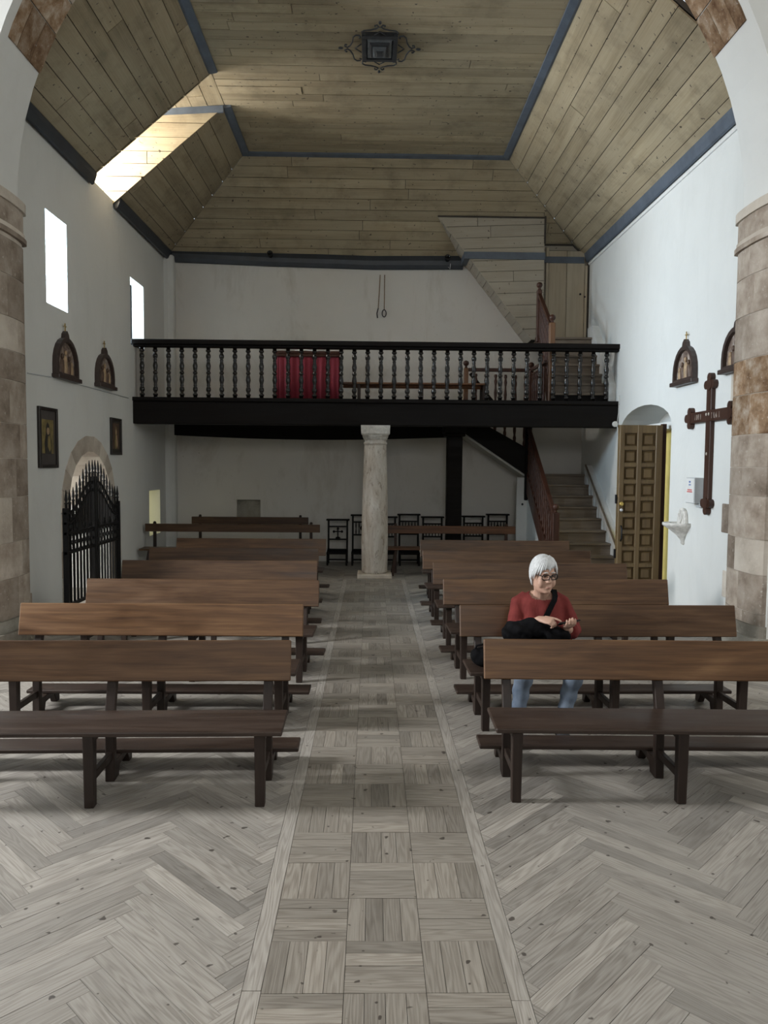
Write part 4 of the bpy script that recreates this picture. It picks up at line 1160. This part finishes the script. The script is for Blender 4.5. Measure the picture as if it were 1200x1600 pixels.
# ================================================================ RIGHT WALL
# open coffered door leaf
dl = struct(empty('door_1', (4.22, 10.95, 0)))
a, b_ = on_y(968,664,10.95), on_y(1034,668,10.95)
wx = 4.22 - a.x; dh = a.z
dl.rotation_euler = (0,0,R(-1.0))
MB().box(-wx,0,0,.05,.02,dh).build('door_board','door_wood',dl)
nrow = 10; cw = (wx-.05)/2
rows = [dh - .09 - k*(dh-.12)/nrow for k in range(nrow+1)]
for k in range(nrow+1): MB().box(-wx,0,-.045,0,rows[k]-.03,rows[k]+.03 if k else dh).build('door_rail','door_wood',dl,.008)
for c in range(3):
    x0 = -wx + [0,.5*(wx-.11),wx-.10][c]; wv_ = [.075,.07,.10][c]
    MB().box(x0,x0+wv_,-.05,0,.02,dh).build('door_stile','door_wood',dl,.008)
for k in range(nrow):
    for c in range(2):
        xc = -wx + [.075 + (.5*(wx-.11)-.075)/2, .5*(wx-.11)+.07 + (wx-.10-.5*(wx-.11)-.07)/2][c]; zc_ = (rows[k]+rows[k+1])/2
        m = MB(); q0, q1 = .082, .058
        m.loft([[(xc-q,yy,zc_-q),(xc+q,yy,zc_-q),(xc+q,yy,zc_+q),(xc-q,yy,zc_+q)] for q, yy in ((q0,.0),(q1,-.022))], False); m.build('door_panel','door_wood',dl)
MB().lathe([(.03,0),(.03,.02),(.022,.03)], (0,0,0), 12).xform(Matrix.Translation((-wx+.045,-.05,1.42)) @ Matrix.Rotation(R(90),4,'X')).build('lock','brass',dl)
MB().lathe([(.022,0),(.022,.02),(.012,.03)], (0,0,0), 12).xform(Matrix.Translation((-wx+.045,-.05,1.33)) @ Matrix.Rotation(R(90),4,'X')).build('key_plate','clear_plastic',dl)
MB().tube([(-wx+.045,-.06,1.1),(-wx+.045,-.1,1.06),(-wx+.045,-.1,.92),(-wx+.045,-.06,.88)], .012, 8).build('door_handle','iron',dl)
for zz in (.62,1.42): MB().box(-wx-.02,-wx+.004,.0,.05,zz,zz+.13).build('lock_plate','iron',dl)
MB().box(.0,.06,-.02,.06,0,dh+.02).build('hinge_stile','cross_wood',dl)
# timber frame and second leaf inside the doorway
d3 = struct(empty('door_3', (XR+.3, RD0, 0)))
MB().box(.0,.06,.2,RD1-RD0,0,2.54).build('door_board','yellow_paint',d3)
MB().box(-.12,.0,.12,.22,0,2.5).build('door_frame','cross_wood',d3)

# wooden cross on the right wall
a, b_ = on_x(1111,587,XR-.03), on_x(1105,799,XR-.03); arm = on_x(1108,650,XR-.03)
cr = thing('wall_cross', (XR, (a.y+b_.y)/2, b_.z), 'large dark wooden cross with trefoil ends hanging on the bright wall', 'cross')
H = a.z-b_.z; za = arm.z-b_.z; hwid = .58
def lobes(cy, cz, dy, dz_):
    m = MB(); t = .03
    for oy, oz, r in ((0,0,.075),(dy*.09,dz_*.09,.055),(dz_*.085,dy*.085,.055),(-dz_*.085,-dy*.085,.055)):
        m.prism([(cy+oy+r*math.cos(q), cz+oz+r*math.sin(q)) for q in [2*PI*i/12 for i in range(12)]], -.06 if oy or oz else -.065, 0, 'x')
    return m
MB().box(-.055,0,-.068,.068,.08,H-.1).build('upright','cross_wood',cr,.006)
MB().box(-.062,0,-hwid,hwid,za-.07,za+.07).build('crossbeam','cross_wood',cr,.006)
for cy, cz, dy, dz_ in ((0,.1,0,-1),(0,H-.11,0,1),(-hwid+.02,za,-1,0),(hwid-.02,za,1,0)): lobes(cy,cz,dy,dz_).build('trefoil','cross_wood',cr)
for y in (.36,.31,.25,.19,-.12,-.18,-.25,-.32): MB().box(-.066,-.06,y-.008,y+.008,za-.035,za+.035).build('letter_stroke','plaque_relief',cr)
for y0_, y1_ in ((.30,.26),(-.2,-.25)): MB().beam((-.063,y0_,za-.035),(-.063,y1_,za+.035),.006,.012).build('letter_stroke','plaque_relief',cr)
MB().ball((-.066,.03,za+.02),(.01,.014,.02),8,6).ball((-.066,-.04,za+.02),(.01,.014,.02),8,6).ball((-.06,0,.72),(.01,.012,.02),8,6).build('nail','inlay',cr)
MB().box(-.02,0,-.02,.02,H+.0,H+.03).build('hook','iron',cr)
# electrical box
a, b_ = on_x(1072,746,XR-.12), on_x(1084,787,XR-.12)
eb = thing('alarm_box', (XR, b_.y, b_.z), 'pale metal box with a printed label on the wall behind the cross', 'box')
ly = a.y-b_.y; lz = a.z-b_.z
MB().box(-.12,0,0,ly,0,lz).build('case','grey_paint',eb,.006)
lab_ = MB().box(-.123,-.119,.01,ly-.01,.01,lz-.01).build('label_panel','white_paint',eb)
MB().box(-.125,-.122,ly*.42,ly*.6,lz*.80,lz*.87).box(-.125,-.122,ly*.38,ly*.62,lz*.70,lz*.74).build('blue_print','print_blue',lab_)
MB().box(-.125,-.122,ly*.25,ly*.75,lz*.50,lz*.54).box(-.125,-.122,ly*.2,ly*.8,lz*.43,lz*.47).build('red_print','print_red',lab_)
MB().box(-.05,0,-.05,.1,-.05,.02).build('conduit_box','grey_paint',eb,.004)
# holy water stoup
a = on_x(1069,820,XR)
su = thing('holy_water_stoup', (XR, a.y, a.z), 'white carved stone holy-water stoup on the wall beside the open door', 'stoup')
m = MB()
def half(r, z, k=1.0): return [(-r*k*math.sin(t), r*.75*math.cos(t), z) for t in [PI*i/14 for i in range(15)]]
m.loft([half(.02,-.27),half(.045,-.25),half(.04,-.22),half(.06,-.19),half(.10,-.14),half(.2,-.06),half(.27,-.02),half(.29,.0),half(.29,.03),half(.26,.03),half(.2,-.01),half(.05,-.04)], True)
m.build('basin','stone_white',su)
m = MB(); o = [(.13*math.cos(t), .06+.17*max(0,math.sin(t))) for t in [PI*i/12 for i in range(13)]]
m.prism([(.13,-.02)]+o+[(-.13,-.02)], -.05, 0, 'x').build('back_plate','stone_white',su,.01)
m = MB()
for i in range(5):
    t = R(40+25*i); m.beam((-.055,0,.03),(-.05,.1*math.cos(t),.05+.15*math.sin(t)),.016,.02)
m.build('shell_ribs','stone_white',su)

# ================================================================ KNEELING CHAIRS
def kneeling_chair(px, py_top, style, label):
    p = on_y(px, py_top, 14.95)
    e = thing('kneeling_chair', (p.x, 14.72, 0), label, 'chair', 'dark kneeling chairs along the back wall')
    h = p.z; hw = .185
    for s in (-1, 1):
        MB().beam((s*hw,.24,0),(s*hw,.26,h-.02),.035,.035).build('back_post','black_wood',e)
        MB().box(s*hw-.018,s*hw+.018,-.14,-.105,0,.24).build('leg','black_wood',e)
    MB().box(-hw-.045,hw+.045,.19,.33,h-.03,h).build('top_rail','black_wood',e,.006)
    for z in (h-.165, h-.42): MB().box(-hw,hw,.238,.262,z,z+.03).build('cross_rail','black_wood',e)
    if style == 0:
        m = MB().beam((0,.25,h-.4),(0,.25,h-.19),.022,.02).beam((-.075,.25,h-.25),(.075,.25,h-.25),.022,.02,(0,0,1))
        for y, z in ((-.08,h-.25),(.08,h-.25),(0,h-.19)): m.ball((y,.25,z),(.025,.012,.025),8,6)
        m.ball((0,.25,h-.38),(.05,.012,.03),8,6); m.build('cross_ornament','black_wood',e)
    else:
        for k in range(5):
            x = -hw + 2*hw*(k+1)/6
            MB().lathe([(.008,0),(.012,.06),(.007,.12),(.013,.17),(.008,.255)], (x,.25,h-.40), 6).build('spindle','black_wood',e)
        if style == 2: MB().ball((0,.25,h-.27),(.045,.012,.05),8,6).build('medallion','black_wood',e)
    MB().box(-hw-.02,hw+.02,-.16,.25,.22,.265).build('kneeling_board','black_wood',e,.006)
    m = MB(); m.loft([[(-hw-.01,y,z0),(hw+.01,y,z0),(hw+.01,y,z1),(-hw-.01,y,z1)] for y, z0, z1 in ((-.16,.26,.275),(-.1,.26,.30),(.1,.26,.305),(.2,.26,.28))], True); m.build('cushion','black_cloth',e)
    MB().box(-hw,hw,-.13,-.105,.10,.13).build('stretcher','black_wood',e)
for px0, py0, s_, lab in ((528,811,0,'dark kneeling chair with an openwork cross in its back'),(566,804,2,'dark kneeling chair half hidden by the stone column'),
        (603,807,1,'dark kneeling chair behind the stone column'),(639,803,2,'dark kneeling chair with spindled back behind the narrow-railed bench'),(676,807,1,'dark spindled kneeling chair next to the timber post, on the column side'),
        (740,806,1,'dark spindled kneeling chair next to the timber post, on the stair side'),(778,803,2,'dark kneeling chair beside the white panel under the stair')):
    kneeling_chair(px0, py0, s_, lab)

# ================================================================ THE SEATED WOMAN
BX, BYY = RB2.location.x, RB2.location.y          # her bench; seat z .452, backrest front at y+.39
PCX = on_y(845, 960, BYY+.2).x
seat_y = BYY + .173
PO = Vector((PCX, seat_y, 0))
pe = thing('person', (PCX, seat_y, 0), 'grey-haired person in glasses and a loose red top sitting with a phone', 'person')
def V(x, y, z): return Vector((x, y, z))
def ell(c, a, b, n=18):
    """ellipse ring round c with half-axis vectors a, b"""
    return [c + a*math.cos(2*PI*i/n) + b*math.sin(2*PI*i/n) for i in range(n)]
def limb(m, pts, n=14):
    """pts: (point, radius) or (point, (rx, ry)); round tube with tapering radius"""
    m.tube([p for p, r in pts], [r for p, r in pts], n)
X_, Y_, Z_ = V(1,0,0), V(0,1,0), V(0,0,1)
# joints (local to PO; -y is towards the viewer)
sh_r, el_r, wr_r = V(-.160,.06,.935), V(-.205,-.04,.700), V(-.062,-.225,.845)
sh_l, el_l, wr_l = V(.160,.06,.935), V(.225,-.05,.705), V(.125,-.245,.790)
hip_r, kn_r, an_r = V(-.095,.07,.54), V(-.200,-.39,.545), V(-.245,-.36,.10)
hip_l, kn_l, an_l = V(.095,.07,.54), V(.165,-.39,.545), V(.075,-.36,.10)
# ---- head in its own frame: origin at head centre, faces -y
HM = Matrix.Translation(V(-.012,-.065,1.152)) @ Matrix.Rotation(R(17),4,'Z') @ Matrix.Rotation(R(6),4,'X')
def head_ring(z, w, f, b, n=24):
    # w half width, f front extent, b back extent
    out = []
    for i in range(n):
        t = 2*PI*i/n; c, s = math.cos(t), math.sin(t)
        x = w*c; y = (b if s > 0 else f)*s
        out.append(V(x, y, z))
    return out
hd = MB()
hd.loft([[HM @ p for p in head_ring(*r)] for r in (
    (-.135,.026,.066,-.01),(-.128,.044,.085,.01),(-.112,.058,.092,.035),(-.088,.067,.095,.06),(-.06,.071,.096,.078),(-.03,.074,.095,.088),
    (0,.076,.094,.096),(.03,.078,.096,.10),(.06,.077,.094,.10),(.09,.068,.080,.088),(.112,.05,.056,.065),(.124,.026,.03,.035),(.128,.01,.012,.014))])
body = MB(); body.v += hd.v; body.f += hd.f; body.sm += hd.sm
def addball(c, r): body.ball((0,0,0), r, 12, 8); k = 12*9; body.v[-k:] = [tuple(HM @ (Vector(v) + c)) for v in body.v[-k:]]
addball(V(0,-.100,-.018), (.013,.016,.026)); addball(V(0,-.106,-.034), (.018,.015,.013))          # nose
addball(V(-.014,-.099,-.037), (.010,.010,.009)); addball(V(.014,-.099,-.037), (.010,.010,.009))
addball(V(0,-.091,-.076), (.022,.012,.006)); addball(V(0,-.090,-.086), (.019,.012,.007))          # lips
addball(V(0,-.078,-.115), (.028,.018,.018))                                                       # chin
addball(V(-.046,-.064,-.050), (.026,.026,.040)); addball(V(.046,-.064,-.050), (.026,.026,.040))   # cheeks
addball(V(-.032,-.089,.028), (.026,.012,.009)); addball(V(.032,-.089,.028), (.026,.012,.009))     # brows
addball(V(-.079,.008,-.012), (.012,.020,.034)); addball(V(.079,.008,-.012), (.012,.020,.034))     # ears
limb(body, [(HM @ V(0,.02,-.07), .055), (V(-.005,.0,1.02), .056), (V(0,.045,.955), .068)])
# torso under the clothes
body.loft([ell(V(0,.07,z), X_*a, Y_*b) for z, a, b in ((.455,.16,.11),(.54,.185,.135),(.64,.17,.13),(.76,.165,.12),(.87,.180,.115),(.935,.165,.10),(.975,.11,.088),(1.0,.07,.065))])
for s_, e_, w_ in ((sh_r,el_r,wr_r),(sh_l,el_l,wr_l)):
    limb(body, [(s_,.055),((s_+e_)/2,.047),(e_,.040),((e_*.6+w_*.4),.038),(w_,.025)])
for h_, k_, a_, toe in ((hip_r,kn_r,an_r,-1),(hip_l,kn_l,an_l,1)):
    limb(body, [(h_,.085),((h_+k_)/2,.075),(k_,.058),(k_*.65+a_*.35+V(0,.025,0),.056),(k_*.3+a_*.7,.042),(a_,.036)])
    limb(body, [(a_+V(0,.02,-.03),.036),(a_+V(toe*.01,-.08,-.06),.034),(a_+V(toe*.02,-.15,-.07),.026)])
def hand(wr, palm_dir, across, nrm, curls, thumb, size=1.0):
    """wr wrist; palm_dir towards the knuckles; across towards the thumb side; nrm towards the palm side"""
    pd, ac, nm = Vector(palm_dir).normalized(), Vector(across).normalized(), Vector(nrm).normalized()
    kn = wr + pd*.085*size
    body.loft([ell(wr + pd*t*size, ac*a, nm*b, 14) for t, a, b in ((-.01,.024,.019),(.02,.032,.017),(.055,.040,.016),(.088,.040,.013),(.098,.032,.009))])
    for i, (off, ln_f) in enumerate(((.030,.070),(.010,.080),(-.010,.074),(-.029,.058))):
        p = kn + ac*off; d = pd.copy(); pts = [(p - pd*.012, .0095)]
        for seg in range(3):
            d = (Matrix.Rotation(curls[i][seg], 3, ac) @ d)
            p = p + d*(ln_f*(.42,.32,.26)[seg]); pts.append((p, .0088 - .0011*seg))
        limb(body, pts, 8)
    tb = wr + pd*.03 + ac*.026
    pts = [(tb, .013), (tb + Vector(thumb[0]), .0115), (tb + Vector(thumb[0]) + Vector(thumb[1]), .0095), (tb + Vector(thumb[0]) + Vector(thumb[1])*1.9, .0075)]
    limb(body, pts, 8)
# phone pose
PHC = V(.128,-.303,.8365)
PHM = Matrix.Translation(PHC) @ Matrix.Rotation(R(-9),4,'Y') @ Matrix.Rotation(R(-21.7),4,'X')
# left hand, palm up, carries the phone; right hand, palm down, taps it
hand(wr_l, V(.06,-.93,.37), V(1,.06,0), V(0,.37,.93), [(-.2,-.8,-.9)]*2 + [(-.2,-.85,-.95)]*2, (V(.018,.014,.046), V(-.008,-.021,.004)))
pd_ = V(.78,-.60,-.02).normalized(); ac_ = V(.5,.6,.45); ac_ = (ac_ - pd_*ac_.dot(pd_)).normalized(); nm_ = ac_.cross(pd_)
hand(wr_r, pd_, ac_, nm_, [(.12,.25,.2),(.7,.9,.6),(.8,1.0,.6),(.8,1.0,.7)], (pd_*.034+nm_*.010+ac_*.012, pd_*.020+nm_*.006))
bd = remesh(body, 'body', .0048, 2, 'skin', pe)
# ---- face details
def hpart(m, name, mat, par): return m.xform(HM).build(name, mat, par)
for s in (-1, 1):
    hpart(MB().ball((s*.031,-.0905,.004), (.013,.007,.0035), 10, 6), 'eye', 'eye_dark', bd)
    hpart(MB().tube([(s*.013,-.099,.030),(s*.03,-.101,.035),(s*.05,-.092,.030)], [.003,.0045,.002], 6), 'eyebrow', 'hair_white', bd)
hpart(MB().tube([(-.020,-.0990,-.083),(0,-.1030,-.0805),(.020,-.0990,-.083)], [.0015,.003,.0015], 6), 'mouth', 'lip', bd)
gl = MB()
for s in (-1, 1):
    pts = []
    for i in range(17):
        t = 2*PI*i/16; c, q = math.cos(t), math.sin(t)
        pts.append((s*.035 + .029*math.copysign(abs(c)**.7, c), -.112 + .010*abs(s*.035+.029*c)/.06, .000 + .019*math.copysign(abs(q)**.7, q)))
    gl.tube(pts, .0036, 6)
    gl.tube([(s*.063,-.103,.010),(s*.080,-.06,.012),(s*.082,.01,.010),(s*.078,.03,-.005)], .0034, 6)
gl.tube([(-.008,-.112,.004),(0,-.114,.007),(.008,-.112,.004)], .0033, 6)
gs = hpart(gl, 'glasses', 'black_plastic', pe)
for s in (-1, 1): hpart(MB().prism([(s*.035+.027*math.cos(t), .017*math.sin(t)) for t in [2*PI*i/14 for i in range(14)]], -.1100, -.1085, 'y'), 'lens', 'lens_glass', gs)
# ---- hair: cap with side-swept fringe
hr = MB(); rings = []; na_, nz = 40, 12
for i in range(na_):
    t = 2*PI*i/na_                                # azimuth; 0 = front (-y)
    fr = (1+math.cos(t))/2                        # 1 front, 0 back
    zlow = -.085 + .0*fr
    if math.cos(t) > .35: zlow = .052 + .022*max(0, math.sin(t+.5)) - .005*math.cos(t*9)
    elif math.cos(t) > -.1: zlow = -.030 + (.050*(math.cos(t)+.1)/.45)
    else: zlow = -.088
    col_ = []
    for k in range(nz+1):
        u = k/nz; z = zlow + (.150 - zlow)*math.sin(u*PI/2)
        zz = max(0, min(1, (z+.01)/.16)); rad = math.sqrt(max(0, 1 - zz**2.4))
        sx, sf, sbk = .095, .112, .122
        rr = rad if z > -.01 else 1.0 - .25*max(0,(-.02-z))/.08
        puff = 1 + .02*math.sin(t*7 + k*.8) + .015*math.sin(t*13)
        x = math.sin(t)*sx*rr*puff; y = -math.cos(t)*(sf if math.cos(t) > 0 else sbk)*rr*puff
        col_.append(V(x, y+.004, z))
    rings.append(col_)
vs = [p for c_ in rings for p in c_]; fs = []
for i in range(na_):
    j = (i+1) % na_
    for k in range(nz): fs.append((i*(nz+1)+k, j*(nz+1)+k, j*(nz+1)+k+1, i*(nz+1)+k+1))
hr.add(vs, fs, True)
inn = [V(p.x*.86, p.y*.86+.002, p.z-.012 if k_ % (nz+1) else p.z) for k_, p in enumerate(vs)]
n0 = len(hr.v); hr.add(inn, [f[::-1] for f in fs], True)
for i in range(na_):
    j = (i+1) % na_; hr.f.append((i*(nz+1), n0+i*(nz+1), n0+j*(nz+1), j*(nz+1))); hr.sm.append(True)
hro = hpart(hr, 'hair', 'hair_white', pe)
lk = MB()
for i in range(26):                               # separate locks sweeping over the brow and sides
    t = R(-95 + 190*i/25 + random.uniform(-3,3)); pts = []
    side = .35
    zend = (.050+.022*max(0,math.sin(t)) if abs(t) < .75 else (-.035 if abs(t) > 1.2 else .01)) + random.uniform(-.008,.012)
    for k in range(6):
        u = k/5; tt = t*(.55+.45*u) + side*(1-u)*.3; z = .142 + (zend-.142)*u**1.25
        zz = max(0, min(1, (z+.01)/.16)); rad = math.sqrt(max(0, 1 - zz**2.4))
        pts.append(V(math.sin(tt)*.098*rad, -math.cos(tt)*.116*rad+.004, z))
    lk.tube(pts, [.006,.010,.011,.010,.007,.002], 6)
hpart(lk, 'fringe', 'hair_white', hro)
# ---- loose red top
tp = MB()
tp.loft([ell(V(0,y,z), X_*a, Y_*b, 26) for z, y, a, b in ((.50,.05,.215,.165),(.58,.03,.235,.175),(.68,.03,.235,.17),(.78,.035,.222,.16),(.87,.045,.205,.145),(.92,.05,.185,.132),(.955,.045,.155,.118),(.985,.04,.120,.104),(.998,.035,.100,.094))])
for s_, e_, w_, sg in ((sh_r,el_r,wr_r,-1),(sh_l,el_l,wr_l,1)):
    d = (w_-e_)
    limb(tp, [(s_+V(-sg*.06,0,.02),.058),(s_+V(sg*.0,-.01,-.02),.066),((s_+e_)/2+V(sg*.005,-.01,0),.072),(e_+V(sg*.0,0,.01),.072),(e_+d*.35,.064),(e_+d*.62,.056)], 16)
tpo = remesh(tp, 'red_top', .009, 6, 'red_blouse', pe)
for v in tpo.data.vertices:                        # soft vertical folds
    c = v.co; f = .0055*math.sin(c.x*62 + c.z*9) * max(0, min(1, (1.0-c.z)/.12)); v.co = c + v.normal*f
bmn = bmesh.new(); bmn.from_mesh(tpo.data)      # opening of the neckline
dead = [f for f in bmn.faces if f.calc_center_median().z > .95 and (f.calc_center_median().x/.098)**2 + ((f.calc_center_median().y-.005)/.098)**2 < 1 and f.calc_center_median().z > .985 - .04*max(0, -(f.calc_center_median().y))/.1]
bmesh.ops.delete(bmn, geom=dead, context='FACES'); bmn.to_mesh(tpo.data); bmn.free()
# ---- jeans
je = MB()
je.loft([ell(V(0,.06,z), X_*a, Y_*b, 22) for z, a, b in ((.452,.17,.14),(.50,.195,.16),(.57,.195,.15),(.62,.185,.14))])
for h_, k_, a_ in ((hip_r,kn_r,an_r),(hip_l,kn_l,an_l)):
    limb(je, [(h_,.092),((h_+k_)/2,.086),(k_+V(0,.03,.0),.078),(k_+V(0,-.005,-.03),.074),(k_*.6+a_*.4+V(0,.015,0),.062),(k_*.25+a_*.75,.052),(a_+V(0,0,.0),.050)], 16)
jo = remesh(je, 'jeans', .009, 5, 'denim', pe)
for v in jo.data.vertices:
    c = v.co; v.co = c + v.normal*(.004*math.sin(c.z*55 + c.x*20))
# ---- shoes
for a_, sg in ((an_r,-1),(an_l,1)):
    s = MB(); s.loft([ell(V(a_.x+sg*dx_, a_.y+dy_, hz_), X_*w_, Z_*hz_*1.0, 14) for dx_, dy_, w_, hz_ in ((0,.065,.025,.03),(0,.05,.038,.048),(0,0,.042,.055),(.005,-.07,.044,.042),(.012,-.14,.046,.034),(.016,-.19,.036,.026),(.018,-.205,.015,.014))])
    s.build('shoe', 'shoe', pe)
# ---- bag strap across the chest
stp = MB()
pts = [V(.105,.13,.97),V(.100,.09,1.005),V(.096,.03,1.018),V(.092,-.03,.985),V(.080,-.07,.955),V(.058,-.085,.92),V(.02,-.125,.86),V(-.012,-.140,.81)]
from mathutils.bvhtree import BVHTree
bvh = BVHTree.FromPolygons([v.co.copy() for v in tpo.data.vertices], [tuple(p.vertices) for p in tpo.data.polygons])
for i in range(3, len(pts)):
    hit = bvh.ray_cast(V(pts[i].x, -1, pts[i].z), V(0,1,0), 1.05)
    if hit[0] is not None: pts[i] = hit[0] + V(0,-.004,.002)
rg = []
for i, p in enumerate(pts):
    d = (pts[min(i+1,len(pts)-1)] - pts[max(i-1,0)]).normalized(); n_ = V(0,-.8,.6) if i < 3 else V(0,-1,.15); s_ = d.cross(n_).normalized()
    rg.append([p + s_*.020, p - s_*.020, p - s_*.020 + n_*.006, p + s_*.020 + n_*.006])
stp.loft(rg, False).build('bag_strap', 'black_cloth', pe)
# ---- phone
ph = tag(empty('phone', PO), 'black phone held in both hands of the seated person', 'phone')
MB().box(-.078,.078,-.037,.037,-.0045,.0045).xform(PHM).build('case', 'black_plastic', ph, .003)
MB().box(-.073,.073,-.033,.033,.0045,.0052).xform(PHM).build('screen', 'gloss_black', ph)
# ---- black jacket bundled on her lap
jk = MB(); random.seed(21)
for i in range(34):
    u = random.random(); x = -.285 + .36*u; y = -.17 + random.uniform(-.06,.06); z = .715 + .04*math.sin(u*PI)*1.1 + random.uniform(-.03,.03)
    jk.ball((x, y, z), (random.uniform(.04,.075), random.uniform(.045,.07), random.uniform(.035,.055)), 10, 7)
limb(jk, [(V(-.30,-.14,.755),.036),(V(-.24,-.17,.775),.046),(V(-.12,-.20,.80),.048),(V(-.03,-.215,.80),.046),(V(.03,-.225,.78),.042)], 12)
limb(jk, [(V(-.02,-.22,.72),.06),(V(.07,-.23,.73),.055),(V(.15,-.22,.72),.045)], 12)
limb(jk, [(V(-.2,-.12,.60),.08),(V(-.05,-.14,.61),.09),(V(.1,-.12,.61),.08)], 12)
jo2 = remesh(jk, 'bundled_jacket', .008, 14, 'black_cloth')
for v in jo2.data.vertices:
    c = v.co; v.co = c + v.normal*(.007*math.sin(c.x*45 + c.z*70 + 1.5*math.sin(c.x*17)))
for tgt in (tpo, jo):
    tb_ = BVHTree.FromPolygons([v.co.copy() for v in tgt.data.vertices], [tuple(p.vertices) for p in tgt.data.polygons])
    for v in jo2.data.vertices:
        loc, nrm, idx, dist = tb_.find_nearest(v.co, .2)
        if loc is not None and (v.co - loc).dot(nrm) < -.003: v.co = loc - nrm*.003
jo2.location = PO
tag(jo2, 'black jacket bundled on the lap of the seated person', 'jacket')
# ---- black bag on the bench beside her
bp = on_z(742, 1045, .455)
bg = thing('handbag', (BX+.13, BYY+.12, .452), 'small black cloth bag on the seat beside the person in red', 'bag')
m = MB(); m.ball((0,0,.07),(.10,.11,.075),14,9); m.ball((-.06,-.03,.09),(.05,.06,.05),10,7); m.ball((.07,.02,.06),(.08,.09,.06),12,8)
remesh(m, 'pouch', .009, 4, 'black_cloth', bg)
MB().tube([(-.08,-.02,.1),(-.06,-.03,.16),(0,-.02,.17),(.06,0,.12)], .009, 6).build('handle', 'black_cloth', bg)
